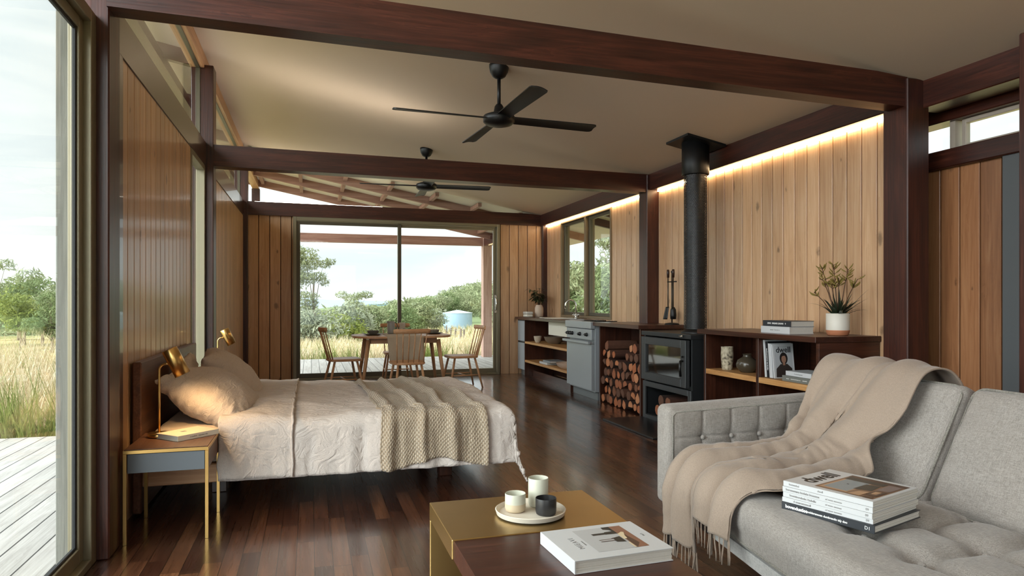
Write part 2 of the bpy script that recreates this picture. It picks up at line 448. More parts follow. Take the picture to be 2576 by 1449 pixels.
# beams along the walls
trim('dark beam along the ceiling edge above the glowing light strip', box(3.74, 3.93, 3.66, 11.07, 2.485, 2.69, bev=BV), jarrah('y'))
trim('dark beam under the ceiling edge beside the sofa', box(3.85, 4.05, YB, 3.60, 2.47, 2.70, bev=BV), jarrah('y'))
trim('dark lintel above the high slot window', box(4.08, 4.24, YB, 3.92, 2.41, 2.62, bev=BV), jarrah('y'))
trim('dark sill beam under the high slot window', box(4.05, 4.24, YB, 3.92, 2.095, 2.215, bev=BV), jarrah('y'))
BRP = plain('brown_painted_timber', (74, 50, 40), .28, var=.05, sc=5, Coat_Weight=.3)
trim('glossy brown plate beam along the top of the left wall boards', box(-1.06, -.952, 3.77, 7.08, 2.5, 2.72), BRP)
trim('glossy brown plate beam along the left wall in the far bay', box(-1.06, -.952, 7.26, 10.95, 2.5, 2.72), BRP)
trim('glossy brown stud between the left door post and the wall boards', box(-1.06, -.953, 3.77, 4.07, 0, 2.5), BRP)
trim('honey timber eave beam above the high left glazing', box(-1.09, -.965, YB, 14.5, 3.43, 3.575, bev=.005), elm('y'))
trim('weathered grey timber jamb seen through the left door glass', box(-1.115, -1.045, 3.585, 3.76, -.02, 2.75, bev=.003), GREYT)
trim('dark stub post holding the eave beam outside the end glazing', box(-1.10, -.95, 14.3, 14.45, -.3, 3.43, bev=.004), jarrah('z'))
trim('red-brown verandah post standing on the far deck', box(3.68, 3.88, 14.7, 14.9, -.3, 2.75, bev=.005), wood('weathered_red_timber', ((146, 112, 98), (174, 140, 126), (198, 170, 156)), 'z', rough=.6))
RED = wood('weathered_red_timber', ((124, 84, 72), (156, 114, 100), (182, 144, 130)), 'x', rough=.6)
trim('red-brown verandah beam seen through the sliding door', box(-1.1, 3.7, 14.72, 14.86, 2.45, 2.63, bev=.004), RED)
trim('short verandah beam running back to the house on the right', box(3.70, 3.86, 11.1, 14.75, 2.45, 2.62, bev=.004), jarrah('y'))
# rafters and battens under the roof overhang
def rafter(x0, x1, y, w, d, label, m, drop=0):
    bm = B(); prism(bm, [(x0, zr(x0)-d-drop), (x1, zr(x1)-d-drop), (x1, zr(x1)-drop), (x0, zr(x0)-drop)], 'y', y-w/2, y+w/2); trim(label, bm, m)
for y, nm in ((11.75, 'nearest'), (12.95, 'middle'), (14.2, 'outermost')):
    rafter(-2.1, 4.9, y, .07, .13, nm + ' sloping red rafter under the far roof overhang', RED)
bm = B()
for i in range(9):
    x = -1.6 + i*.72
    for (ya, yb) in ((11.1, 11.71), (11.79, 12.91), (12.99, 14.16)):
        bx(bm, x-.03, x+.03, ya, yb, zr(x)-.075, zr(x)-.012)
trim('short battens between the rafters of the far overhang', bm, RED)
for y, nm in ((3.9, 'first'), (5.5, 'second'), (7.2, 'third'), (8.9, 'fourth'), (10.5, 'fifth')):
    rafter(-2.10, -1.09, y, .08, .14, nm + ' rafter end outside the high left glazing, counted from the near post', jarrah('x'))
trim('long purlin outside the high left glazing', box(-1.43, -1.34, YB, 14.5, zr(-1.385)-.20, zr(-1.385)-.10), jarrah('y'))
for y, nm in ((8.5, 'nearest'), (9.3, 'middle'), (10.1, 'farthest')):
    rafter(3.95, 5.1, y, .06, .12, nm + ' rafter end seen at the top of the kitchen window', jarrah('x'))

# ------------------------------------------------------------------ doors and windows
def frame_rect(bm, axis, d0, d1, a0, a1, z0, z1, w, wb=None, wt=None):
    wb = w if wb is None else wb; wt = w if wt is None else wt
    def put(p, q, s, t):
        if axis == 'y': bx(bm, d0, d1, p, q, s, t, .003)
        else: bx(bm, p, q, d0, d1, s, t, .003)
    put(a0, a0+w, z0, z1); put(a1-w, a1, z0, z1); put(a0+w, a1-w, z0, z0+wb); put(a0+w, a1-w, z1-wt, z1)
def pane(name, axis, d, a0, a1, z0, z1, parent, m=None):
    return obj(name, box(d-.003, d+.003, a0, a1, z0, z1) if axis == 'y' else box(a0, a1, d-.003, d+.003, z0, z1), m or GLASS, parent)
def setting(name, label):
    o = bpy.data.objects.new(name, None); COL.objects.link(o); o.empty_display_size = .1
    return tag(o, label, name.split('_')[0], None, 'structure')
# far sliding door
D = setting('door_1', 'wide aluminium sliding glass door in the end wall')
bm = B(); frame_rect(bm, 'x', 10.96, 11.08, -.25, 3.03, 0, 2.525, .05, .03, .075); obj('door_frame', bm, OLIVE, D)
bm = B(); frame_rect(bm, 'x', 10.985, 11.02, -.20, 1.40, .03, 2.445, .055, .07, .05); lf = obj('sliding_panel', bm, OLIVED, D); pane('pane', 'x', 11.0, -.15, 1.35, .09, 2.40, lf)
bm = B(); frame_rect(bm, 'x', 11.025, 11.06, 1.345, 2.98, .03, 2.445, .05, .07, .05); lf = obj('fixed_panel', bm, OLIVE, D); pane('pane', 'x', 11.045, 1.39, 2.93, .09, 2.40, lf)
bm = B(); tube(bm, [(2.955, 10.97, 1.06), (2.955, 10.93, 1.09), (2.955, 10.92, 1.17), (2.955, 10.93, 1.25), (2.955, 10.97, 1.28)], .011); bx(bm, 2.94, 2.97, 10.955, 10.97, 1.02, 1.32, .003)
obj('door_handle', bm, CHROME, D, label='chrome pull handle')
# near left sliding door
D = setting('door_2', 'tall olive-framed glass sliding door opening to the left deck')
bm = B(); frame_rect(bm, 'y', -1.045, -.95, .80, 3.585, 0, 2.53, .075, .035, .06); obj('door_frame', bm, OLIVE, D)
for a0, a1, x in ((.875, 3.512, -1.0),):
    bm = B(); frame_rect(bm, 'y', x-.018, x+.018, a0, a1, .035, 2.47, .06, .07, .05); lf = obj('sliding_panel', bm, OLIVE, D)
    bm = B(); frame_rect(bm, 'y', x-.008, x+.008, a0+.058, a1-.058, .10, 2.425, .016); obj('seal', bm, RUBBER, lf)
    pane('pane', 'y', x, a0+.07, a1-.07, .115, 2.41, lf)
# slot window behind the bed head
D = setting('window_2', 'narrow full-height slot window beside the bed head')
bm = B(); frame_rect(bm, 'y', -1.03, -.955, 6.27, 7.07, 0, 2.5, .05); obj('window_frame', bm, OLIVE, D); pane('pane', 'y', -1.0, 6.32, 7.02, .05, 2.45, D)
# kitchen window
D = setting('window_1', 'two-light kitchen window above the sink')
bm = B(); frame_rect(bm, 'y', 3.835, 3.98, 8.35, 10.25, .965, 2.475, .035); bx(bm, 3.835, 3.98, 9.215, 9.275, 1.0, 2.44, .003); obj('window_frame', bm, plain('olive_timber_frame', (128, 108, 80), .4), D)
for a0, a1 in ((8.385, 9.215), (9.275, 10.215)):
    bm = B(); frame_rect(bm, 'y', 3.88, 3.93, a0, a1, 1.0, 2.44, .045); s = obj('sash', bm, OLIVED, D); pane('pane', 'y', 3.905, a0+.04, a1-.04, 1.04, 2.40, s)
# high glazing
D = setting('window_3', 'high clerestory glazing above the left wall')
for a0, a1 in ((3.76, 7.08), (7.26, 10.94)):
    bm = B(); frame_rect(bm, 'y', -1.04, -1.0, a0, a1, 2.72, 3.44, .018); f = obj('window_frame', bm, OLIVED, D); pane('pane', 'y', -1.02, a0+.01, a1-.01, 2.73, 3.43, f)
D = setting('window_4', 'wedge-shaped gable glazing above the far tie beam')
bm = B(); prism(bm, [(-.9, 2.716), (3.55, 2.69), (3.55, zr(3.55)), (-.9, zr(-.9))], 'y', 11.03, 11.036); obj('pane', bm, GLASS, D)
D = setting('window_5', 'high slot window above the recess wall')
bm = B(); frame_rect(bm, 'y', 4.14, 4.18, YB+.1, 3.50, 2.215, 2.41, .03); bx(bm, 4.12, 4.19, 3.53, 3.57, 2.215, 2.41); obj('window_frame', bm, plain('pale_window_frame', (176, 166, 152), .4), D); pane('pane', 'y', 4.16, YB+.12, 3.66, 2.215, 2.41, D)
# glazed wall behind the photographer
D = setting('window_6', 'glazed rear wall of the room')
bm = B(); frame_rect(bm, 'x', YB-.03, YB+.03, -1.03, 1.60, 0, 2.55, .06); obj('window_frame', bm, OLIVE, D); pane('pane', 'x', YB, -.97, 1.54, .06, 2.49, D)
bm = B(); boards(bm, 'x', YB, 1, 1.61, 4.2, 0, 2.9, .158, .042); boards(bm, 'x', YB, 1, -1.03, 1.61, 2.56, 3.1, .158, .042); struct('wall_rear_added', bm, [PINE_X, DARK], 'unseen board wall behind the photographer, added to dim the right side')  # unseen; boarded part added to keep light off the recess and sofa
# grey door edge in the recess
D = setting('door_3', 'grey painted door standing edge-on by the recess wall')
obj('door_leaf', box(4.07, 4.097, 2.90, 3.17, 0, 2.17, bev=.003), plain('slate_grey_paint', (84, 88, 90), .45), D)

# ------------------------------------------------------------------ outside: decks, land, sky-line
tag(obj('deck', box(-5.5, -1.03, -3.0, 7.15, -.16, -.02), DECKM), 'weathered grey board deck outside the left door', 'deck', None, 'structure')
tag(obj('deck', box(-1.05, 5.6, 11.06, 15.2, -.16, -.02), DECKM), 'pale board deck outside the sliding door', 'deck', None, 'structure')
def sm(t): t = max(0, min(1, t)); return t*t*(3-2*t)
def gz(x, y):
    d = math.hypot(x*.7, y)
    z = -.38 - .95*sm((d-12)/32) - 7*sm((d-50)/140)*sm((25-x)/60) + 6*sm((y-60)/130)*sm((x-.09*y-4)/30)
    return z + .12*noise.noise(Vector((x*.15, y*.15, 0)))*sm((d-9)/8)
def land(u, v):
    s = lambda t, k: math.copysign(abs(t)**k, t)
    x = s(u*2-1, 1.8)*420; y = -60 + 520*v**1.7
    return (x, y, gz(x, y))
g = G('dry_grass_ground'); tc = g.n('TexCoord'); nz = g.n('TexNoise', {'Vector': tc.outputs['Object'], 'Scale': .35, 'Detail': 6})
n2 = g.n('TexNoise', {'Vector': tc.outputs['Object'], 'Scale': 9.0, 'Detail': 4})
c1 = g.ramp(nz.outputs['Fac'], [(.38, lin(112, 118, 62)), (.50, lin(176, 158, 104)), (.66, lin(206, 190, 140))])
far = g.n('MapRange', {0: g.n('VectorMath', {0: tc.outputs['Object']}, operation='LENGTH').outputs['Value'], 1: 58.0, 2: 80.0}).outputs[0]
g.p(Base_Color=g.mix(far, g.mix(.35, c1, g.ramp(n2.outputs['Fac'], [(.3, lin(96, 92, 56)), (.7, lin(214, 200, 152))])), lin(106, 118, 84)), Roughness=.95, Specular_IOR_Level=.05)
tag(obj('terrain', sheet(120, 120, land), g.m, None, True), 'dry grassy paddock falling away from the house', 'ground', None, 'structure')
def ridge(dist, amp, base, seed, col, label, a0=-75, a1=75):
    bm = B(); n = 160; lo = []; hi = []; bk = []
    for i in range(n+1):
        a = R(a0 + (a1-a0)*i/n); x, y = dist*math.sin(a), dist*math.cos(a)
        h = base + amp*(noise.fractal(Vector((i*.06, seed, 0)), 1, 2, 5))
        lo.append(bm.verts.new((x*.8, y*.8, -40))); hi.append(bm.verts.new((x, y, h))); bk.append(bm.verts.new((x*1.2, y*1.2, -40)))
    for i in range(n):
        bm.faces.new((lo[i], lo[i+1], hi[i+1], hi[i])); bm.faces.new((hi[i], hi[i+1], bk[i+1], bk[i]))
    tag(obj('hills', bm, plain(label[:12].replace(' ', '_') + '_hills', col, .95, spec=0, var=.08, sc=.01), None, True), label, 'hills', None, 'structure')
ridge(2600, 34, 8, 3.1, (138, 148, 158), 'far blue mountain range on the horizon')  # aerial haze of the distance is put into both ridge colours
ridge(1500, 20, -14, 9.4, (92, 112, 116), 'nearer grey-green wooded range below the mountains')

# ------------------------------------------------------------------ strip lights along the right wall, plus added fill strips on the tie beams
LED = emit('warm_light_strip', (1, .72, .40), 19)
def strip(label, bm, m): tag(obj('light_strip', bm, m), label, 'light strip', 'strip lights on the timber frame')
strip('glowing warm light strip above the shelf bench boards', box(3.822, 3.838, 3.80, 7.05, 2.468, 2.483), LED)
strip('glowing warm light strip above the kitchen window', box(3.822, 3.838, 7.29, 10.92, 2.468, 2.483), LED)
FILL_STRIP = emit('added_fill_strip', (1, .91, .80), 14)  # unseen strips added only to brighten the ceiling
for y, z, k, x1, nm in ((3.63, 2.771, .019, .45, 'nearest'), (7.18, 2.711, .0093, 1.1, 'middle'), (11.01, 2.716, .0058, 1.1, 'far')):
    f = lambda x: z - k*(x + .9)
    bm = B(); prism(bm, [(-.8, f(-.8)), (x1, f(x1)), (x1, f(x1)+.006), (-.8, f(-.8)+.006)], 'y', y-.021, y+.021)
    strip('added unseen fill light strip lying on top of the %s tie beam' % nm, bm, FILL_STRIP)

# ------------------------------------------------------------------ bed
def fbm(x, y, z, o=4): return noise.fractal(Vector((x, y, z)), 1.0, 2.0, o)
BX0, BX1, BY0, BY1 = -.90, 1.20, 4.25, 6.10
bed = thing('bed', 'low dark timber platform bed with a tall plain bed head against the board wall', 'bed', (BX0, BY0, 0))
LX, LY = BX1-BX0, BY1-BY0
obj('headboard', box(-.045, .0, -.02, LY+.05, .02, .865, bev=.006), wood('bedhead_timber', ((70, 42, 30), (102, 66, 48), (128, 90, 68)), 'y', rough=.38), bed)
for y0, y1 in ((0, .035), (LY-.035, LY)): obj('side_rail', box(.0, LX, y0, y1, .165, .27, bev=.005), elm('x'), bed)
obj('end_rail', box(LX-.035, LX, .036, LY-.036, .165, .27, bev=.005), elm('y'), bed)
obj('slat_base', box(.001, LX-.036, .036, LY-.036, .22, .262), elm('y'), bed)
for x in (.35, LX-.30):
    for y in (.46, LY-.46): obj('leg', box(x-.045, x+.045, y-.045, y+.045, 0, .219, bev=.004), walnut('z'), bed)
# mattress with its fitted sheet
LINEN = linen('washed_linen', (212, 201, 193), .75)
SHEET = linen('fitted_sheet', (212, 196, 178), .2)
def mat_fn(v, p): v.z += .006*fbm(v.x*6, v.y*6, 3) * (1 if p[2] > 0 else 0); return v
mt = obj('mattress', softbox(LX/2-.03, LY/2-.03, .105, .06, (40, 40, 8), mat_fn), SHEET, None)
tag(mt, 'pale sheeted mattress lying on the timber platform, showing beside the pillows', 'mattress'); mt.location = ((BX0+BX1)/2 + .0, (BY0+BY1)/2, .372)
# duvet: cloth coordinates folded over the top, both sides and the foot
ZT = .515
def fold(t, L, r=.055):
    """run t along a cloth that lies flat for L, rolls over an edge of radius r, then hangs -> (in-plane, drop)"""
    if t <= L - r: return t, 0
    a = (t - (L - r)) / r
    if a < math.pi/2: return L - r + r*math.sin(a), r*(1-math.cos(a))
    return L, r + (a - math.pi/2)*r
WMID = LY/2
def duvet_pos(u, w, off=0.0, wr=1.0, flare=.05):
    """u: from the pillow end to the foot, w: across from the bed centre (near side negative)"""
    X, a = fold(u, BX1 - (-.50) + .045); s = -1 if w < 0 else 1
    Yh, b = fold(abs(w), WMID + .045)
    h = math.hypot(a, b) if a > 0 and b > 0 else max(a, b)
    x = -.50 + X; y = BY0 + WMID + s*Yh
    n1 = fbm(u*2.2, w*2.2, 1.7)*.018*wr; n2 = fbm(u*6.5, w*5, 5.1)*.009*wr
    hang = min(1, h/.12)
    pz = ZT - h + (n1 + n2)*(1-hang*.8)
    crown = .022*math.cos(max(-1, min(1, w/WMID))*math.pi/2)
    pz += crown*(1-hang)
    wv = fbm(u*5.0, 3.3, 0.4)*.022 + fbm(u*13, h*4, 7)*.010
    wx = fbm(w*5.0, 8.1, 2)*.022
    if b > 0: y += s*(off + flare*min(b, .3) + wv*min(1, b/.12) + .10*min(a, b))
    if a > 0: x += off + flare*min(a, .3) + wx*min(1, a/.12) + .18*min(a, b)
    pz += off*(1 - hang)
    return Vector((x, y, max(pz, .03)))
LU, LW = 1.745 + .055*.57 + .27, WMID + .045 + .31
dv = obj('duvet', sheet(150, 170, lambda i, j: duvet_pos(i*LU, -LW + j*2*LW), (LU, 2*LW)), LINEN, None, True, norm=False)
tag(dv, 'creased oatmeal linen duvet hanging over the bed sides', 'duvet')
m = dv.modifiers.new('thick', 'SOLIDIFY'); m.thickness = .012; m.offset = 1
# turned-back band of the duvet at the pillow end
def band(i, j):
    w = -LW + j*2*LW; u = i*.40
    p = duvet_pos(u, w*.995, .016, 1.0); e = .012*math.sin(math.pi*min(1, i*1.0))
    p.z += e*.5; p.x += .012*fbm(w*7, 2, i*3); return p
bd = obj('turned_back_band', sheet(34, 150, band, (.4, 2*LW)), LINEN, None, True, norm=False); bd.parent = dv
m = bd.modifiers.new('thick', 'SOLIDIFY'); m.thickness = .012; m.offset = 1
bm = B(); tube(bm, [duvet_pos(.40 + .012*fbm((-LW + k/150*2*LW)*7, 2, 3), (-LW + k/150*2*LW)*.995, .026) for k in range(151)], .008, 6)
o = obj('hem', bm, LINEN, dv, True)
# knitted throw across the foot
def knit_mat():
    g = G('moss_stitch_knit'); uv = g.n('TexCoord').outputs['UV']
    sp = g.n('SeparateXYZ', {0: uv}); k = 2*math.pi/.024
    row = g.math('FLOOR', g.math('DIVIDE', sp.outputs[1], .012))
    sh = g.math('MULTIPLY', g.math('MODULO', row, 2.0), .012)
    a = g.math('SINE', g.math('MULTIPLY', g.math('ADD', sp.outputs[0], sh), k))
    b = g.math('ABSOLUTE', g.math('SINE', g.math('MULTIPLY', sp.outputs[1], k)))
    h = g.math('MULTIPLY', g.math('ADD', g.math('MULTIPLY', a, .5), .5), b)
    g.p(Base_Color=g.ramp(h, [(.0, lin(150, 132, 110)), (.6, lin(206, 190, 168))]), Roughness=.95, Specular_IOR_Level=.1, Sheen_Weight=.3)
    g.bump(h, .9, .008); return g.m
def throw_pos(i, j):
    t = i                       # along the throw, near hem -> far side
    w = -(LW - .03) + t*(LW - .03 + .62)
    q = 1 if w < -WMID else 0
    s = j
    wob = .03*math.sin(3.1*t + .6)
    c0 = .86 + .0*t + wob + (.03 if t < .2 else 0); wd = .66 - .09*t
    u = c0 + s*wd + .012*fbm(t*6, s*3, 9)
    p = duvet_pos(u, w, .022, 1.0)
    ph = s*2*math.pi*3.2 + 1.3*fbm(t*2.2, s*1.1, 4)
    rg = max(0, math.sin(ph))**2 * (.030 + .012*fbm(t*3, s*5, 1)) * (1 - .35*abs(s-.5))
    hang = min(1, max(0, (-w - WMID + .03)/.10))
    p.z += rg*(1-hang); p.y -= rg*1.25*hang
    if hang: p.z -= .03*math.sin(s*7+1)*hang*max(0, (.2-t)/.2)
    return p
th = obj('throw_blanket', sheet(130, 120, throw_pos, (1.75, .8)), knit_mat(), None, True, norm=False)
tag(th, 'chunky beige moss-stitch knitted throw laid across the foot of the bed', 'blanket')
m = th.modifiers.new('thick', 'SOLIDIFY'); m.thickness = .014; m.offset = 1
# pillows
def pillow_bm(hw, hh, T, seed):
    n = 44; bm = B(); front = {}; back = {}
    def P(a, b, s):
        e = max(0.0, (1-a*a)*(1-b*b))**.42
        x = a*hw*(1 - .07*(1-b*b)) ; y = b*hh*(1 - .09*(1-a*a))
        z = s*T*e
        k = fbm(x*5, y*5, seed + s)*.014 + fbm(x*14, y*14, seed)*.005
        edge = math.exp(-((1-abs(a))/.16)**2) + math.exp(-((1-abs(b))/.16)**2)
        z += s*k*min(1, e*2) + .012*edge*math.sin(28*(a if abs(b) > abs(a) else b) + seed)*min(1, e*3)
        return (x, y, z)
    for i in range(n+1):
        for j in range(n+1):
            a, b = math.sin((-1+2*i/n)*math.pi/2), math.sin((-1+2*j/n)*math.pi/2)
            v = bm.verts.new(P(a, b, 1)); front[i, j] = v
            back[i, j] = v if i in (0, n) or j in (0, n) else bm.verts.new(P(a, b, -1))
    for i in range(n):
        for j in range(n):
            for d, flip in ((front, 0), (back, 1)):
                q = [d[i, j], d[i+1, j], d[i+1, j+1], d[i, j+1]]
                f = bm.faces.new(q[::-1] if flip else q); f.smooth = True
    return bm
def pillow(label, loc, rot, hw, hh, T, seed):
    o = obj('pillow', pillow_bm(hw, hh, T, seed), linen('pillow_linen', (204, 190, 178), .55), None, True)
    o.location = loc; o.rotation_euler = rot; tag(o, label, 'pillow', 'linen pillows on the bed'); return o
pillow('plump linen pillow lit by the near bedside lamp', (-.565, 4.66, .605), (0, 0, 0), .38, .27, .15, 1.0)
pillow('linen pillow leaning behind the lit one, farther along the bed', (-.55, 5.48, .635), (0, 0, 0), .36, .27, .14, 6.0)
pillow('linen pillow propped flat against the bed head, mostly hidden', (-.79, 5.12, .625), (0, 0, 0), .34, .21, .065, 11.0)
_pl = [o for o in COL.objects if o.name.startswith('pillow')]
for o, (tilt, yaw, roll) in zip(_pl, ((31, -6, -3), (44, 4, 2), (77, 0, 1))):
    # local x runs along the bed head, local y climbs up the lean, local z faces the room
    c, s = math.cos(R(tilt)), math.sin(R(tilt))
    xa = Vector((0, -1, 0)); ya = Vector((-c, 0, s)); za = xa.cross(ya)
    M = Matrix((xa, ya, za)).transposed()
    if za.x < 0: M = Matrix((-xa, ya, -za)).transposed()
    o.rotation_euler = (Matrix.Rotation(R(yaw), 3, 'Z') @ M @ Matrix.Rotation(R(roll), 3, 'Z')).to_euler()

# ------------------------------------------------------------------ books
def book(label, w, d, t, cover, group=None, cat='book', hard=True, pages=None):
    """lies flat: spine along local y at x=0, pages towards +x, thickness along z"""
    b = thing('book' if cat == 'book' else 'magazine', label, cat, group=group)
    c = .0026 if hard else .0008; ov = .004 if hard else 0
    bm = B(); bx(bm, 0, w, -d/2, d/2, 0, c, .0006); bx(bm, 0, w, -d/2, d/2, t-c, t, .0006); bx(bm, 0, c*1.3, -d/2, d/2, c*.9, t-c*.9)
    obj('cover', bm, cover, b)
    bm = B(); n = 5
    for k in range(n):
        z0 = c + (t-2*c)*k/n; z1 = c + (t-2*c)*(k+1)/n - .0004; e = .0007*math.sin(k*2.3)
        bx(bm, c*1.3, w-ov+e, -d/2+ov-e, d/2-ov+e, z0, z1)
    obj('pages', bm, pages or PAPER, b); return b
def picture(parent, rects, o, xd, yd, name='cover_picture'):
    """printed picture made of thin flat shapes: (material, [(u,v),...]) in metres on the cover"""
    x = Vector(xd).normalized(); y = Vector(yd).normalized(); z = x.cross(y); mats = []; bm = B()
    for k, (m, poly) in enumerate(rects):
        if m not in mats: mats.append(m)
        vs = [bm.verts.new(Vector(o) + x*p[0] + y*p[1] + z*(.0004 + .00012*k)) for p in poly]
        f = bm.faces.new(vs); f.material_index = mats.index(m)
    return obj(name, bm, mats, parent, norm=False)
def rc(x0, x1, y0, y1): return [(x0, y0), (x1, y0), (x1, y1), (x0, y1)]

# ------------------------------------------------------------------ bedside tables and lamps
def nightstand(name_label, loc):
    t = thing('bedside_table', name_label, 'bedside table', loc, group='brass-framed bedside tables')
    w, d, h = .39, .47, .47; q = .017
    for x in (0, w-q):
        for y in (0, d-q): obj('leg', box(x, x+q, y, y+q, 0, h-.022, bev=.001), BRASS, t)
    bm = B()
    for y in (0, d-q): bx(bm, 0, w, y, y+q, h-.0215, h-.004, .001)
    for x in (0, w-q): bx(bm, x, x+q, q, d-q, h-.0215, h-.004, .001)
    obj('top_frame', bm, BRASS, t)
    obj('top', box(.004, w-.004, .004, d-.004, h-.0039, h, bev=.001), wood('bedside_top', ((70, 44, 32), (98, 66, 50), (118, 86, 68)), 'y', rough=.35), t)
    dr = obj('drawer', box(q+.002, w-q-.002, .006, d-.02, h-.118, h-.024, bev=.001), plain('slate_drawer', (92, 98, 104), .5), t)
    obj('side_panel', box(w-.012, w-.004, q+.001, d-q-.001, h-.118, h-.024), wood('bedside_top', ((70, 44, 32), (98, 66, 50), (118, 86, 68)), 'y', rough=.35), t)
    return t
ns = nightstand('brass-legged bedside table with a slate drawer beside the left post', (-.885, 3.77, 0))
nightstand('brass-framed bedside table beyond the bed, mostly behind the pillows', (-.875, 6.58, 0))
def lamp(label, loc, power):
    l = thing('bedside_lamp', label, 'lamp', loc, group='brass bedside lamps')
    bm = B(); lathe(bm, [(0, 0), (.055, 0), (.057, .004), (.057, .018), (.054, .022), (.012, .024), (0, .024)], 40); obj('base', bm, BRASS, l)
    pts = [(0, 0, .02), (0, 0, .2), (0, 0, .36)] + [(.035 - .035*math.cos(R(a)), 0, .36 + .035*math.sin(R(a))) for a in range(15, 91, 15)] + [(.075, 0, .397)]
    bm = B(); tube(bm, pts, .0058, 14); obj('stem', bm, BRASS, l)
    # tilted shade: axis points down towards the pillow
    ax = Vector((.42, .10, -.90)).normalized(); M = ax.to_track_quat('-Z', 'Y').to_matrix().to_4x4(); M.translation = Vector((.088, 0, .405))
    bm = B(); r, h = .041, .077
    lathe(bm, [(0, h), (r-.002, h), (r, h-.002), (r, -h), (r-.0015, -h), (r-.0015, h-.004), (0, h-.004)], 40); bm.transform(M); sh = obj('lamp_shade', bm, BRASS, l)
    bm = B(); lathe(bm, [(.010, -h+.0), (.021, -h+.006), (.024, -h+.02), (.020, -h+.035), (.012, -h+.05), (0, -h+.05)][::-1], 20)
    bm.transform(M); bl = obj('bulb', bm, emit('lamp_bulb', (1, .70, .36), 40), l, True)
    return l
def lamp_light(l, power, spread):
    ax = Vector((.42, .10, -.90)).normalized()
    d = bpy.data.lights.new('bulb_light', 'SPOT'); d.energy = power; d.color = (1, .62, .27); d.spot_size = R(spread); d.spot_blend = .7; d.shadow_soft_size = .022
    o = bpy.data.objects.new('bulb_light', d); COL.objects.link(o); o.parent = l
    o.location = Vector((.088, 0, .405)) + ax*.07; o.rotation_euler = ax.to_track_quat('-Z', 'Y').to_euler()
l1 = lamp('brass lamp glowing on the near bedside table', (-.785, 4.10, .47), 14); lamp_light(l1, 11, 165)
l2 = lamp('brass lamp beyond the bed, standing out against the far wall boards', (-.83, 6.93, .47), 10); lamp_light(l2, 4, 150)
l1.rotation_euler = (0, 0, R(-12))
b = book('cream paperback with a pale cover lying under the near brass lamp', .18, .25, .028, plain('cream_cover', (222, 208, 186), .55))
b.location = (-.574, 4.008, .4705); b.rotation_euler = (0, 0, R(135))
# the spine faces the room side
text(b, 'c roullol   tenolan nlo', .011, (-.0002, 0, .014), (0, -1, 0), (0, 0, 1), INKG, space=1.1)
picture(b, [(INKG, rc(-.016, .016, -.012, .012))], (.10, .02, .028), (0, -1, 0), (1, 0, 0), 'cover_square')
b = book('small dark notebook lying on the far bedside table', .13, .19, .014, DARKP); b.location = (-.60, 6.84, .4705); b.rotation_euler = (0, 0, R(150))

# ------------------------------------------------------------------ dining table and chairs
TC = (1.22, 9.62)
dt = thing('dining_table', 'rounded pale timber dining table with splayed legs in front of the sliding door', 'table', (TC[0], TC[1], 0))
bm = B(); prism(bm, rrect(1.34, .98, .36, 12), 'z', .718, .745)
bmesh.ops.bevel(bm, geom=[e for e in bm.edges if abs(e.verts[0].co.z - e.verts[1].co.z) < 1e-6], offset=.006, segments=2, affect='EDGES')
obj('tabletop', bm, elm('x'), dt)
for sx in (-1, 1):
    for sy in (-1, 1):
        bm = B(); tube(bm, [(sx*.56, sy*.36, 0), (sx*.47, sy*.30, .69)], [.018, .031], 14); obj('leg', bm, elm('z'), dt)
bm = B(); bx(bm, -.44, .44, -.30, -.275, .64, .717); bx(bm, -.44, .44, .275, .30, .64, .717); bx(bm, -.46, -.435, -.27, .27, .64, .717); bx(bm, .435, .46, -.27, .27, .64, .717)
obj('apron', bm, elm('x'), dt)
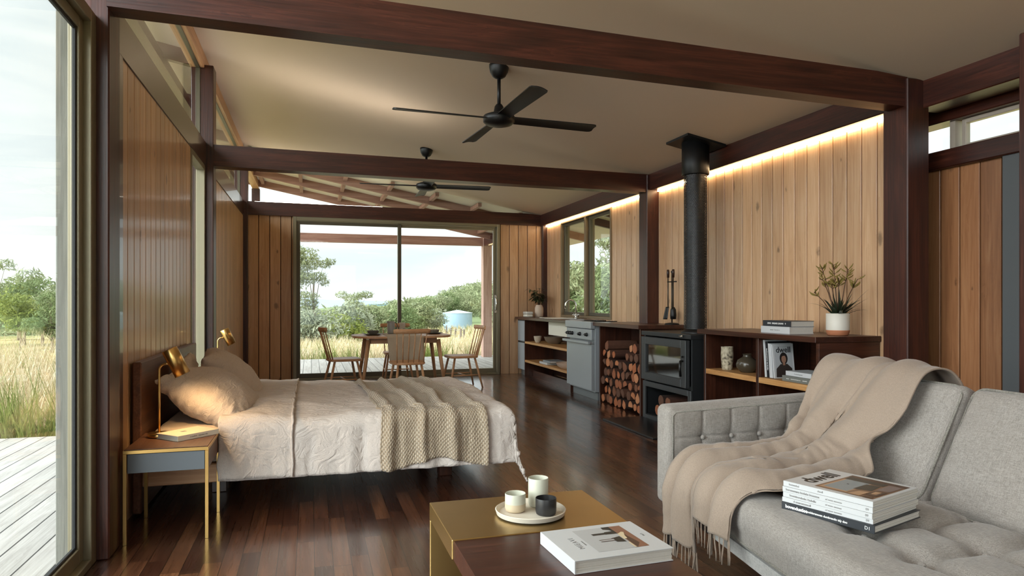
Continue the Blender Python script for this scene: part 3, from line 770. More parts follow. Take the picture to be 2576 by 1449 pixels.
def chair(label, x, y, face):
    """spindle-back chair; local +y is the way the sitter faces"""
    c = thing('dining_chair', label, 'chair', (x, y, 0), R(face), 'spindle-back chairs round the dining table')
    sh = [(-.20, .20), (-.215, .10), (-.205, -.10), (-.175, -.185), (-.09, -.215), (.09, -.215), (.175, -.185), (.205, -.10), (.215, .10), (.20, .20), (.10, .225), (-.10, .225)]
    bm = B(); prism(bm, sh[::-1], 'z', .418, .45)
    bmesh.ops.bevel(bm, geom=[e for e in bm.edges if abs(e.verts[0].co.z - e.verts[1].co.z) < 1e-6], offset=.008, segments=2, affect='EDGES')
    obj('seat', bm, elm('y'), c)
    F = {}
    for sx in (-1, 1):
        for sy in (-1, 1):
            a, b_ = Vector((sx*(.215 if sy > 0 else .20), sy*.235 - (.01 if sy < 0 else 0), 0)), Vector((sx*.145, sy*.145, .425))
            F[sx, sy] = (a, b_); bm = B(); tube(bm, [a, a.lerp(b_, .55), b_], [.0115, .0165, .015], 12); obj('leg', bm, elm('z'), c)
    L = lambda k, t: F[k][0].lerp(F[k][1], t)
    for sx in (-1, 1): bm = B(); tube(bm, [L((sx, 1), .42), (L((sx, 1), .42) + L((sx, -1), .42))/2, L((sx, -1), .42)], [.007, .010, .007], 10); obj('stretcher', bm, elm('y'), c)
    bm = B(); tube(bm, [(L((-1, 1), .42) + L((-1, -1), .42))/2, (L((1, 1), .42) + L((1, -1), .42))/2], .008, 10); obj('stretcher', bm, elm('x'), c)
    def arc(s): return Vector((s*.215, -.275 - .035*(1 - s*s), .84))
    for k in range(6):
        s = -1 + 2*k/5; top = arc(s*.88); bot = Vector((s*.165, -.175 - .025*(1-s*s), .44))
        bm = B(); tube(bm, [bot, bot.lerp(top, .5), top], [.0085, .0075, .0065], 10); obj('spindle', bm, elm('z'), c)
    bm = B(); pts = [arc(-1.06 + 2.12*i/20) for i in range(21)]; n = len(pts); ring = []
    for i, p in enumerate(pts):
        tg = (pts[min(i+1, n-1)] - pts[max(i-1, 0)]).normalized(); nr = Vector((tg.y, -tg.x, 0))
        e = .8 if i in (0, n-1) else 1
        ring.append([bm.verts.new(p + nr*dx*e + Vector((0, 0, dz*e))) for dx, dz in ((-.011, -.028), (.011, -.028), (.013, 0), (.011, .028), (-.011, .030), (-.013, 0))])
    for i in range(n-1):
        for k in range(6): bm.faces.new((ring[i][k], ring[i][(k+1) % 6], ring[i+1][(k+1) % 6], ring[i+1][k])).smooth = True
    bm.faces.new(ring[0][::-1]); bm.faces.new(ring[-1])
    obj('top_rail', bm, elm('x'), c)
    return c
chair('spindle-back chair with its back to the bed, in front of the table runner', 1.185, 8.70, 4)
chair('spindle-back chair side-on at the bed-head end of the table', .43, 9.42, -80)
chair('spindle-back chair side-on at the kitchen end of the table', 2.06, 9.50, 96)
fc = chair('spindle-back chair on the deck side of the table with a cloth over its back', 1.27, 10.46, 180)
RUN = linen('table_linen', (188, 172, 150), .15)
def runner(i, j):
    x = TC[0] - .245 + j*.49; L = .98; t = i*(L + .36) ; near = .36
    if t < near:
        d = near - t; s = fbm(j*4, 1, 2)*.012
        k = 1 - .06*(d/near)
        return (TC[0] + (x-TC[0])*k + .02*(d/near), TC[1] - .496 - .006 - .012*math.sin(j*9)*(d/near) + s, .747 - d)
    return (x, TC[1] - .496 + (t-near)*.98, .7475 + .002*fbm(t*9, j*6, 0) + (.003 if t < near+.03 else 0))
rn = obj('table_runner', sheet(60, 24, runner, (1.3, .5)), RUN, None, True, norm=False)
tag(rn, 'taupe linen runner hanging over the near end of the dining table', 'table runner')
m = rn.modifiers.new('thick', 'SOLIDIFY'); m.thickness = .003; m.offset = 1
def cloth(i, j):
    y0 = 10.755; x = 1.34 + j*.09; t = i*.44 - .22; r = .016
    if abs(t) < .025: return (x, y0 + t, .876 + .002)
    return (x, y0 + math.copysign(.025 + .004*math.sin(j*8), t), .878 - (abs(t) - .025))
cl = obj('tea_towel', sheet(44, 8, cloth, (.44, .09)), linen('towel_linen', (206, 196, 180), .1), None, True, norm=False)
tag(cl, 'pale tea towel folded over the top rail of the deck-side chair', 'towel')
m = cl.modifiers.new('thick', 'SOLIDIFY'); m.thickness = .003; m.offset = 0
STONE = plain('grey_stoneware', (112, 108, 98), .45, var=.06, sc=20); STONED = plain('dark_stoneware', (62, 58, 54), .4)
def plate(label, x, y, z, r, m):
    bm = B(); lathe(bm, [(0, 0), (r*.6, 0), (r*.72, .006), (r, .017), (r-.003, .02), (r*.7, .010), (0, .006)], 40)
    o = obj('plate', bm, m, None, 'auto'); o.location = (x, y, z); return tag(o, label, 'plate', 'plates on the dining table')
def bowl(label, x, y, z, r, h, m, group=None, nm='bowl'):
    bm = B(); lathe(bm, [(0, .002), (r*.5, 0), (r*.55, .004), (r*.86, h*.45), (r, h), (r-.005, h), (r*.8, h*.48), (r*.45, .010), (0, .008)], 40)
    o = obj(nm, bm, m, None, 'auto'); o.location = (x, y, z); return tag(o, label, 'bowl', group)
plate('dark plate at the bed-head end of the dining table', .83, 9.55, .7455, .135, STONED); bowl('grey bowl on the plate at the bed-head end of the dining table', .83, 9.55, .7525, .082, .058, STONE, 'bowls on the dining table')
plate('dark plate at the kitchen end of the dining table', 1.70, 9.70, .7455, .13, STONED); bowl('grey bowl on the plate at the kitchen end of the dining table', 1.70, 9.70, .7525, .08, .056, plain('sandy_stoneware', (150, 142, 126), .45), 'bowls on the dining table')
pt = thing('pitcher', 'tall grey pitcher standing at the middle of the dining table', 'pitcher', (1.11, 9.86, .7505))
bm = B(); lathe(bm, [(0, 0), (.046, 0), (.052, .01), (.055, .09), (.050, .15), (.047, .178), (.044, .178), (.046, .15), (.05, .09), (.045, .012), (0, .01)], 32)
obj('body', bm, plain('cloudy_grey_glaze', (150, 150, 148), .3, var=.15, sc=14), pt)
bm = B(); tube(bm, [(.048, 0, .155), (.075, 0, .15), (.088, 0, .12), (.082, 0, .08), (.054, 0, .055)], .006, 10); obj('handle', bm, plain('dark_handle', (60, 60, 60), .4), pt)
bm = B(); prism(bm, [(-.02, .150), (-.02, .178), (.02, .178), (.02, .150)], 'x', -.062, -.046); obj('spout', bm, plain('cloudy_grey_glaze', (150, 150, 148), .3), pt)
for k, (x, y) in enumerate(((1.30, 9.80), (1.37, 9.88))):
    bm = B(); lathe(bm, [(0, 0), (.028, 0), (.032, .004), (.034, .075), (.0325, .075), (.030, .008), (0, .006)], 24)
    o = obj('tumbler', bm, glass('tumbler_glass', (.86, .9, .9)), None, True); o.location = (x, y, .7505)
    tag(o, ('glass tumbler nearer the pitcher on the dining table', 'glass tumbler farther from the pitcher on the dining table')[k], 'glass', 'tumblers on the dining table')

# ------------------------------------------------------------------ kitchen run along the right wall
FX = 3.33; WX = 3.85 - .002       # front face of the units, wall face
# worktops
obj_w = obj('worktop', box(3.28, WX, 8.52, 10.93, .915, .955, bev=.003), walnut('y'), None); tag(obj_w, 'long dark timber worktop carrying the sink and the vase', 'worktop')
obj_w = obj('worktop', box(3.28, WX, 6.46, 7.66, .915, .958, bev=.003), walnut('y'), None); tag(obj_w, 'short dark timber worktop above the firewood, with the fire tools on it', 'worktop')
# drawer unit
u = thing('drawer_unit', 'grey two-drawer kitchen unit in the far corner', 'cabinet', (FX, 10.56, 0))
obj('carcass', box(.02, .50, .001, .37, .10, .913), plain('pale_grey_panel', (150, 156, 160), .45), u)
obj('plinth', box(.06, .48, .0, .36, 0, .099), plain('grey_plinth', (112, 116, 118), .5), u)
for z0, z1 in ((.10, .535), (.565, .895)):
    d = obj('drawer', box(0, .0195, .004, .37, z0, z1, bev=.002), plain('grey_drawer_front', (160, 168, 174), .4), u)
    obj('finger_rail', box(.006, .019, .004, .37, z1+.001, z1+.020), plain('dark_recess', (40, 42, 44), .5), d)
# open shelf unit under the sink
u = thing('shelf_unit', 'dark open kitchen unit with two pale timber shelves under the sink', 'shelving', (FX, 8.62, 0))
obj('side_panel', box(0, .5, 1.92, 1.938, 0, .913), walnut('z'), u); obj('side_panel', box(0, .5, -.10, -.082, 0, .913), walnut('z'), u)
obj('back_panel', box(.49, .505, -.081, 1.919, .02, .913), walnut('y'), u)
obj('shelf', box(.0, .489, -.081, 1.919, .232, .268, bev=.002), oak('y'), u); obj('shelf', box(.0, .489, -.081, 1.919, .532, .568, bev=.002), oak('y'), u)
obj('plinth', box(.12, .14, -.081, 1.919, 0, .10), walnut('y'), u)
# sink
s = thing('sink', 'white ceramic butler sink set under the worktop by the window', 'sink', (3.40, 9.18, 0))
bm = B(); X0, X1, Y0, Y1, Z0, Z1, t = 0, .36, -.40, .42, .715, .913, .025
bx(bm, X0, X0+t, Y0, Y1, Z0, Z1, .006, 2); bx(bm, X1-t, X1, Y0, Y1, Z0, Z1, .006, 2); bx(bm, X0+t*.9, X1-t*.9, Y0, Y0+t, Z0, Z1, .004); bx(bm, X0+t*.9, X1-t*.9, Y1-t, Y1, Z0, Z1, .004); bx(bm, X0+t*.9, X1-t*.9, Y0+t*.9, Y1-t*.9, Z0, Z0+t)
obj('basin', bm, WHITEC, s)
obj('drainer', box(-.04, .34, .10, .72, .9555, .967, bev=.003), WHITEC, s)
tp = thing('tap', 'chrome swan-neck tap with cross handles in front of the kitchen window', 'tap', (3.72, 9.30, .9552))
bm = B(); pts = [(0, 0, 0), (0, 0, .2)] + [(-.075 + .075*math.cos(R(a)), .02*(1-math.cos(R(a))), .2 + .075*math.sin(R(a))) for a in range(15, 181, 15)] + [(-.152, .04, .15)]
tube(bm, pts, .0115, 14); obj('spout', bm, CHROME, tp)
bm = B(); lathe(bm, [(0, 0), (.026, 0), (.028, .006), (.016, .02), (.014, .06), (.018, .068), (.014, .076), (0, .076)], 24); obj('base', bm, CHROME, tp)
for sy in (-1, 1):
    bm = B(); tube(bm, [(0, 0, .045), (0, sy*.05, .05), (0, sy*.085, .058)], .009, 10)
    for a in (0, 90): d = Vector((math.cos(R(a)), 0, math.sin(R(a))))*.024; tube(bm, [Vector((0, sy*.09, .058)) - d, Vector((0, sy*.09, .058)) + d], .006, 8)
    obj('cross_handle', bm, CHROME, tp)
# cooker
k = thing('cooker', 'grey freestanding cooker with black knobs between the sink and the firewood', 'cooker', (3.27, 7.67, 0))
W_ = .84
obj('body', box(.045, .56, 0.0, W_, .10, .925, bev=.004), STEEL, k)
obj('plinth', box(.09, .55, .02, W_-.01, 0, .099, bev=.002), plain('grey_plinth', (112, 116, 118), .5), k)
obj('oven_door', box(.0, .044, .005, W_-.005, .125, .685, bev=.005, seg=2), STEEL, k)
hd = obj('door_handle', box(-.055, -.022, -.02, W_+.02, .690, .722, bev=.003), STEEL, k)
bm = B(); bx(bm, -.021, .03, .02, .05, .693, .719); bx(bm, -.021, .03, W_-.05, W_-.02, .693, .719); obj('handle_bracket', bm, STEEL, hd)
obj('control_panel', box(.0, .044, .005, W_-.005, .735, .868, bev=.004), STEEL, k)
obj('top_rail', box(-.02, .05, -.005, W_+.005, .872, .962, bev=.012, seg=3), STEEL, k)
for y in (.14, .36, .62, .70, .77):
    bm = B(); lathe(bm, [(0, 0), (.024, 0), (.024, .012), (.019, .014), (.017, .036), (0, .038)], 20); bx(bm, -.004, .004, -.022, .022, .03, .044)
    bm.transform(Matrix.Translation((.0, y, .80)) @ Matrix.Rotation(R(-90), 4, 'Y')); obj('knob', bm, BLACKM, k)
obj('hob', box(.055, .55, .01, W_-.01, .926, .944, bev=.003), BLACKM, k)
for y in (.23, .62):
    bm = B()
    for a in range(4): d = Vector((math.cos(R(a*45)), math.sin(R(a*45)), 0))*.14; tube(bm, [Vector((.3, y, .956)) - d, Vector((.3, y, .956)) + d], .006, 6)
    lathe(bm, [(0, .944), (.05, .944), (.045, .952), (0, .952)], 20, (.3, y, 0)); obj('burner_grate', bm, BLACKM, k)
# things on and under the worktop
v = thing('vase', 'pale stoneware vase of dark leaves in the far kitchen corner', 'vase', (3.62, 10.68, .9555))
bm = B(); lathe(bm, [(0, 0), (.058, 0), (.066, .01), (.072, .08), (.070, .15), (.052, .19), (.048, .20), (.044, .20), (.05, .18), (.066, .14), (.066, .02), (0, .012)], 36)
obj('body', bm, plain('blush_stoneware', (206, 184, 164), .55, var=.05), v)
def leaf(bm, o, d, ln, w, droop=.3, nrm=Vector((0, 0, 1)), fold_=.15, seg=5):
    d = d.normalized(); s = d.cross(nrm)
    if s.length < .01: s = d.orthogonal()
    s.normalize(); prev = None
    for i in range(seg+1):
        t = i/seg; c = o + d*ln*t + Vector((0, 0, -droop*ln*t*t)); ww = w*math.sin(math.pi*(.12 + .88*t)**.8)*.5 if t < 1 else .0004
        up = s.cross(d)
        q = [bm.verts.new(c - s*ww + up*ww*fold_), bm.verts.new(c), bm.verts.new(c + s*ww + up*ww*fold_)]
        if prev:
            for a in (0, 1): bm.faces.new((prev[a], prev[a+1], q[a+1], q[a])).smooth = True
        prev = q
rng = random.Random(3)
LEAFG = plain('dark_leaf', (58, 66, 40), .5, var=.25, sc=14)
bs = B(); bl = B()
for i in range(15):
    a = rng.uniform(0, 2*math.pi); tl = rng.uniform(.15, 1.25); h = rng.uniform(.12, .30)
    tip = Vector((math.cos(a)*tl*.17, math.sin(a)*tl*.17, .19 + h)); mid = Vector((math.cos(a)*.03, math.sin(a)*.03, .19 + h*.45))
    tube(bs, [(0, 0, .10), mid, tip], .0025, 6)
    for q in range(9):
        t = .35 + .65*q/8; c = mid.lerp(tip, (t-.2)/.8); b2 = rng.uniform(0, 2*math.pi)
        leaf(bl, c, Vector((math.cos(b2), math.sin(b2), rng.uniform(-.35, .6))), rng.uniform(.07, .12), rng.uniform(.030, .046), .4)
obj('stem', bs, plain('twig', (84, 62, 44), .7), v); obj('foliage', bl, LEAFG, v, True, norm=False)
bxo = thing('butter_dish', 'small white lidded box on the worktop in the far corner', 'box', (3.44, 10.72, .9555))
obj('base', softbox(.055, .10, .022, .010, (6, 8, 4)), WHITEC, bxo, True).location = (0, 0, .0225); obj('lid', softbox(.058, .104, .022, .010, (6, 8, 4)), plain('pale_glazed_lid', (206, 204, 198), .25), bxo, True).location = (0, 0, .0675)
bowl('cream tea bowl at the front of the upper kitchen shelf', 3.41, 10.13, .5685, .062, .10, plain('cream_glaze', (200, 186, 166), .4), 'bowls on the kitchen shelves')
bowl('wide taupe bowl at the back of the upper kitchen shelf', 3.56, 9.78, .5685, .16, .105, plain('taupe_glaze', (118, 104, 88), .45), 'bowls on the kitchen shelves')
bowl('low pink-beige dish on the lower kitchen shelf', 3.46, 8.98, .2685, .16, .085, plain('peach_glaze', (206, 180, 158), .45), 'bowls on the kitchen shelves')
bowl('pale saucer dish beside the cooker on the lower kitchen shelf', 3.56, 8.68, .2685, .10, .06, plain('cream_glaze', (200, 186, 166), .4), 'bowls on the kitchen shelves')
b = book('grey cookbook lying on top on the lower kitchen shelf', .24, .31, .03, plain('blue_grey_cover', (136, 142, 146), .4)); b.location = (3.37, 9.60, .2685+.0325)
b = book('white cookbook lying underneath on the lower kitchen shelf', .26, .36, .032, WHITEP); b.location = (3.36, 9.72, .2685)

# ------------------------------------------------------------------ firewood niche
u = thing('log_niche', 'dark timber niche holding the stacked firewood', 'shelving', (FX, 6.50, 0))
obj('side_panel', box(0, .50, .002, .030, 0, .914), walnut('z'), u); obj('side_panel', box(.03, .50, 1.115, 1.145, 0, .914), walnut('z'), u); obj('back_panel', box(.44, .46, .031, 1.114, .0, .914), walnut('y'), u)
ENDS = [plain('log_end_%d' % i, c, .8, var=.22, sc=30) for i, c in enumerate(((178, 114, 76), (150, 90, 60), (188, 128, 90), (120, 76, 54), (164, 96, 60), (96, 64, 48)))]
BARKS = [plain('bark_%d' % i, c, .9, var=.3, sc=20) for i, c in enumerate(((74, 44, 32), (54, 36, 28), (92, 58, 42)))]
ORD = ['first', 'second', 'third', 'fourth', 'fifth', 'sixth', 'seventh', 'eighth', 'ninth', 'tenth', 'eleventh']
def log_poly(rg, r, kind):
    n = 11; P = []
    for i in range(n):
        a = 2*math.pi*i/n; rr = r*rg.uniform(.88, 1.06)
        P.append([rr*math.cos(a), rr*math.sin(a)])
    if kind == 'wedge':           # a split quarter: pull the upper side to a ridge
        for p in P: p[0] *= max(.25, .95 - .75*max(0, p[1]/r)); p[1] *= 1.18
    elif kind == 'half':
        for p in P: p[1] = max(p[1], -r*.25)
        for p in P: p[1] += r*.1
    an = rg.uniform(-.9, .9) if kind != 'wedge' else rg.uniform(-.7, .7)
    return [(p[0]*math.cos(an) - p[1]*math.sin(an), p[0]*math.sin(an) + p[1]*math.cos(an)) for p in P]
def firewood(label, loc, r, ln, kind, rg, group):
    l = thing('firewood_log', label, 'log', loc, group=group)
    P = log_poly(rg, r, kind)
    bm = B(); prism(bm, P, 'x', .004, ln); obj('bark', bm, rg.choice(BARKS), l)
    bm = B(); prism(bm, [(p[0]*.985, p[1]*.985) for p in P], 'x', 0, .0039); obj('cut_end', bm, rg.choice(ENDS), l)
rg = random.Random(21); NY0, NY1 = 6.54, 7.605
zrow = .058
for row in range(7):
    n = 9 if row % 2 == 0 else 8; sp = (NY1 - NY0)/9
    hmax = {6: (3, 9), 7: (6, 9)}.get(row, (0, 10))
    for i in range(n):
        if row == 5 and i in (3, 4): continue
        if row == 6 and i in (0, 2, 3, 4, 5, 8): continue
        y = NY1 - sp*(i + .5 + (.5 if row % 2 else 0)); kind = rg.choice(('wedge', 'round', 'half', 'round', 'wedge'))
        word = {'wedge': 'wedge-shaped', 'round': 'rounded', 'half': 'half-round'}[kind]
        firewood('%s split log, %s from the cooker, %s' % (word, ORD[i], 'bottom row of the stack' if row == 0 else '%s row up in the stack' % ORD[row]),
                 (3.352 + rg.uniform(0, .03), y + rg.uniform(-.004, .004), zrow + .106*row + rg.uniform(-.006, .006)), rg.choice((.040, .046, .051, .053)), .38, kind, rg, 'firewood stacked in the niche')

# ------------------------------------------------------------------ wood heater and flue
h = thing('wood_heater', 'black cast wood heater with a glass door and a log bay below', 'wood heater', (3.30, 5.47, 0))
IRON = plain('stove_iron', (44, 46, 48), .45, .4); IRONL = plain('stove_front_iron', (66, 68, 70), .42, .4)
HW = .93
bm = B(); bx(bm, .02, .50, 0, .03, .03, .86); bx(bm, .02, .50, HW-.03, HW, .03, .86); bx(bm, .47, .50, .031, HW-.031, .03, .86); bx(bm, .02, .469, .031, HW-.031, .40, .43); bx(bm, .02, .469, .031, HW-.031, .03, .06)
obj('body', bm, IRON, h)
obj('top_plate', box(-.01, .51, -.012, HW+.012, .861, .905, bev=.006, seg=2), IRON, h)
bm = B(); frame_rect(bm, 'y', 0.0, .0195, 0, HW, .0, .395, .055, .055, .055); obj('log_bay_frame', bm, IRONL, h)
d = thing('firebox_door', None, None); d.parent = h
bm = B(); frame_rect(bm, 'y', -.028, .018, .045, HW-.02, .415, .85, .088, .075, .075); obj('door_frame', bm, IRONL, d)
g = G('heater_glass'); g.p(Base_Color=lin(20, 17, 14), Roughness=.06, Specular_IOR_Level=1.0, Coat_Weight=1.0); HG = g.m
obj('glass', box(-.008, .004, .13, HW-.105, .488, .778), HG, d)
bm = B(); tube(bm, [(-.055, .085, .52), (-.062, .085, .60), (-.055, .085, .665)], .011, 12); tube(bm, [(-.03, .085, .66), (-.058, .085, .66)], .009, 10); tube(bm, [(-.03, .085, .70), (-.045, .085, .70), (-.05, .06, .70)], .008, 10); obj('door_handle', bm, plain('black_handle', (16, 16, 16), .3), d)
bm = B(); tube(bm, [(-.03, .12, .885), (-.012, .12, .885)], .010, 12); tube(bm, [(-.03, .095, .885), (-.03, .15, .885)], .006, 8); obj('air_lever', bm, CHROME, h)
rg = random.Random(5)
for i, (y, z, r, nm) in enumerate(((6.17, .117, .055, 'lower left'), (6.04, .118, .056, 'lower middle'), (5.90, .117, .055, 'lower right'), (6.10, .222, .062, 'top'), (5.965, .219, .055, 'second top'), (5.76, .115, .053, 'shaded end'))):
    firewood('round log at the %s of the heap in the heater log bay' % nm, (3.345, y, z), r*.93, .40, 'round', rg, 'logs in the bay under the wood heater')
fl = thing('flue', 'tall black flue pipe with a perforated guard rising to the ceiling', 'flue', (3.52, 5.75, .9055))
def perf():
    g = G('perforated_black_sheet'); uv = g.n('TexCoord').outputs['UV']; sp = g.n('SeparateXYZ', {0: uv})
    rw = g.math('DIVIDE', sp.outputs[1], .0139); row = g.math('FLOOR', rw); sh = g.math('MULTIPLY', g.math('MODULO', row, 2.0), .5)
    a = g.math('SUBTRACT', g.math('FRACT', g.math('ADD', g.math('DIVIDE', sp.outputs[0], .016), sh)), .5); b2 = g.math('SUBTRACT', g.math('FRACT', rw), .5)
    d = g.math('SQRT', g.math('ADD', g.math('MULTIPLY', a, a), g.math('MULTIPLY', b2, b2)))
    hole = g.math('LESS_THAN', d, .31)
    g.p(Base_Color=(.012, .012, .013, 1), Roughness=.4, Metallic=.3, Alpha=g.math('SUBTRACT', 1.0, hole)); return g.m
PH = perf(); rad = .108
def cyl(r, z0, z1): return lambda i, j: (r*math.cos(2*math.pi*i), r*math.sin(2*math.pi*i), z0 + (z1-z0)*j)
obj('perforated_guard', sheet(56, 1, cyl(rad, .045, 1.53), (2*math.pi*rad, 1.485)), PH, fl, True, norm=False)
bm = B(); lathe(bm, [(.085, 0), (.085, 1.56)], 40); obj('inner_pipe', bm, plain('sooty_pipe', (96, 96, 95), .45, .3), fl)
bm = B(); lathe(bm, [(.135, 0), (.135, .012), (.11, .03), (.0865, .04), (.0865, 0), (.135, 0)], 40); obj('collar', bm, BLACKM, fl)
bm = B(); lathe(bm, [(.0865, 1.50), (.125, 1.50), (.128, 1.505), (.128, 1.86), (.0865, 1.86)], 48); obj('ceiling_sleeve', bm, BLACKM, fl)
bm = B(); q = .20; pts = [(-q, -q), (q, -q), (q, q), (-q, q)]
vs = [[bm.verts.new((x, y, zr(3.52 + x) - .9055 - dz)) for x, y in pts] for dz in (.022, .0015)]
bm.faces.new(vs[0]); bm.faces.new(vs[1])
for i in range(4): bm.faces.new((vs[0][i], vs[0][(i+1) % 4], vs[1][(i+1) % 4], vs[1][i]))
obj('ceiling_plate', bm, BLACKM, fl)
hs = obj('hearth_slab', box(2.86, 3.83, 5.36, 6.42, .0, .018, bev=.003), plain('black_slate', (30, 30, 31), .35, var=.1, sc=6), None); tag(hs, 'black slate hearth slab under the wood heater', 'hearth')
# fire tools
t = thing('fire_tool_stand', 'black fire tool stand on the short worktop beside the flue', 'fire tool stand', (3.73, 6.56, .9585))
bm = B(); lathe(bm, [(0, 0), (.075, 0), (.078, .006), (.07, .014), (.02, .022), (0, .022)], 32); obj('base', bm, BLACKM, t)
bm = B(); tube(bm, [(0, 0, .02), (0, 0, .56)], .0065, 10); lathe(bm, [(0, .58), (.010, .575), (.012, .56), (0, .55)], 16); obj('post', bm, BLACKM, t)
bm = B(); tube(bm, [(0, -.085, .46), (0, .085, .46)], .006, 8)
for y in (-.085, .085): lathe(bm, [(0, .009), (.008, .004), (.008, -.004), (0, -.009)], 12, (0, y, .46))
obj('cross_bar', bm, BLACKM, t)
def tool(name, label, y, head):
    q = thing(name, label, 'fire tool', (3.73 - .016, 6.56 + y, .9585), group='fire tools on the stand')
    bm = B(); tube(bm, [(0, 0, .17), (0, 0, .50)], .0055, 10); obj('shaft', bm, BLACKM, q)
    bm = B(); lathe(bm, [(0, .0), (.012, .004), (.015, .06), (.013, .09), (0, .094)], 14, (0, 0, .50)); obj('handle', bm, plain('dark_wood_handle', (46, 26, 18), .4), q)
    bm = B(); head(bm); obj('head', bm, BLACKM, q)
def shovel(bm):
    def f(i, j):
        a = (j-.5)*2; w = .034 + .012*i
        return (-.006 - .012*(1-a*a) - .018*i, a*w + .018*i, .19 - .135*i)
    s = sheet(8, 8, f); me = bpy.data.meshes.new('x'); s.to_mesh(me); s.free(); bm.from_mesh(me); bpy.data.meshes.remove(me)
    bmesh.ops.solidify(bm, geom=bm.faces[:], thickness=.003)
def brush(bm):
    lathe(bm, [(0, .19), (.014, .188), (.03, .16), (.034, .10), (.030, .06), (0, .058)], 16)
tool('fire_shovel', 'small black hearth shovel hanging on the fire tool stand', .055, shovel)
tool('fire_brush', 'small black hearth brush hanging on the fire tool stand', -.055, brush)

# ------------------------------------------------------------------ shelf bench
u = thing('shelf_bench', 'dark timber shelf bench with pale shelves between the heater and the broad post', 'shelving', (FX, 3.88, 0))
obj('top', box(-.04, .515, -.012, 1.47, .922, .962, bev=.003), walnut('y'), u)
obj('end_panel', box(0, .512, 0, .030, 0, .921, bev=.002), walnut('x'), u); obj('side_panel', box(0, .512, 1.395, 1.425, 0, .921, bev=.002), walnut('z'), u)
obj('divider', box(0, .48, .66, .69, .03, .921, bev=.002), walnut('z'), u)
obj('back_panel', box(.485, .505, .031, 1.394, .0, .921), walnut('y'), u); obj('bottom', box(.0, .484, .031, 1.394, 0, .029), walnut('y'), u)
obj('shelf', box(.002, .484, .031, .659, .575, .618, bev=.002), oak('y'), u); obj('shelf', box(.002, .484, .691, 1.394, .575, .618, bev=.002), oak('y'), u)
SZ = .6185
g = G('speckled_stoneware'); tc = g.n('TexCoord'); n1 = g.n('TexNoise', {'Vector': tc.outputs['Object'], 'Scale': 45.0, 'Detail': 6}); n2 = g.n('TexNoise', {'Vector': tc.outputs['Object'], 'Scale': 12.0, 'Detail': 3})
g.p(Base_Color=g.ramp(g.math('ADD', g.math('MULTIPLY', n1.outputs['Fac'], .6), g.math('MULTIPLY', n2.outputs['Fac'], .4)), [(.36, lin(60, 50, 40)), (.48, lin(168, 156, 132)), (.7, lin(206, 196, 172))]), Roughness=.6); g.bump(n1.outputs['Fac'], .4, .006)
bm = B(); lathe(bm, [(0, 0), (.040, 0), (.043, .006), (.050, .07), (.053, .13), (.050, .185), (.052, .197), (.047, .197), (.045, .18), (.046, .02), (0, .015)], 36)
o = obj('cylinder_vase', bm, g.m, None, 'auto'); o.location = (3.45, 5.13, SZ); tag(o, 'tall speckled cream vase on the left shelf of the bench', 'vase')
bm = B(); lathe(bm, [(0, 0), (.05, 0), (.055, .004), (.083, .035), (.090, .065), (.078, .10), (.045, .122), (.034, .13), (.033, .142), (.042, .152), (.037, .152), (.028, .14), (.04, .115), (.07, .09), (0, .02)], 44)
o = obj('round_jar', bm, plain('brown_glaze', (70, 62, 50), .22, var=.2, sc=9), None, 'auto'); o.location = (3.48, 4.89, SZ); tag(o, 'squat glossy brown jar beside the speckled vase', 'jar')
# upright books; local frame of a lying book is turned so the spine faces the room
def upright(b, y, lean=0):
    # local y (spine length) -> up, local z (thickness) -> towards -Y, local x (pages) -> towards the wall
    x = Vector((1, 0, 0)); yy = Vector((0, math.sin(R(lean)), math.cos(R(lean)))); z = x.cross(yy)
    b.rotation_euler = Matrix((x, yy, z)).transposed().to_euler(); return b
yb = 4.528
UB = (('tall white book standing against the bench divider', .024, .285, WHITEP, None, 1), ('black book with white lettering on its spine, standing on the bench shelf', .030, .275, plain('black_cover', (30, 32, 35), .4), 'boOnsnooruu oe II.UKr', 1),
      ('thin white book standing next to the black spine', .017, .262, WHITEP, None, 1), ('thin pale grey book standing behind the portrait magazine', .016, .260, plain('pale_grey_cover', (196, 198, 200), .4), None, 1))
for lb, t_, hh, mt_, tx, _ in UB:
    b = book(lb, .20, hh, t_, mt_, 'books standing on the bench shelf'); upright(b, 0, 5); b.location = (3.372, yb, SZ + hh/2*math.cos(R(5)) + .003)
    b.location.y -= hh/2*0 ; yb -= t_ + .0025
    if tx: text(b, tx, .017, (0, 0, t_/2), (0, -1, 0), (0, 0, 1), INKW, bold=.0004)
b = book('magazine with a portrait on its white cover, standing on the bench shelf', .185, .255, .009, WHITEP, 'books standing on the bench shelf', 'magazine', False); upright(b, 0, 7); b.location = (3.376, yb - .004, SZ + .1285)
GREYL = plain('print_light_grey', (196, 196, 196), .5); HAIR = plain('print_dark_hair', (34, 28, 26), .5); SKIN = plain('print_skin', (150, 112, 92), .5); COAT = plain('print_dark_coat', (52, 44, 40), .5); SKY_P = plain('print_pale_grey', (176, 178, 180), .5)
ell = lambda cx, cy, rx, ry, n=20: [(cx + rx*math.cos(2*math.pi*i/n), cy + ry*math.sin(2*math.pi*i/n)) for i in range(n)]
picture(b, [(SKY_P, rc(-.078, .078, -.12, .118)), (COAT, [(-.075, -.12), (.075, -.12), (.07, -.055), (.03, -.02), (-.03, -.02), (-.07, -.055)]), (HAIR, ell(0, .022, .036, .046)), (SKIN, ell(0, .016, .021, .030)), (SKIN, rc(-.010, .010, -.03, -.01)), (HAIR, [(-.024, .03), (-.015, .05), (.018, .05), (.024, .028), (.01, .043), (-.01, .04)])], (.0925, 0, .009), (1, 0, 0), (0, 1, 0))
text(b, 'dwell', .062, (.0925, .086, .0105), (1, 0, 0), (0, 1, 0), INK, bold=.0006)
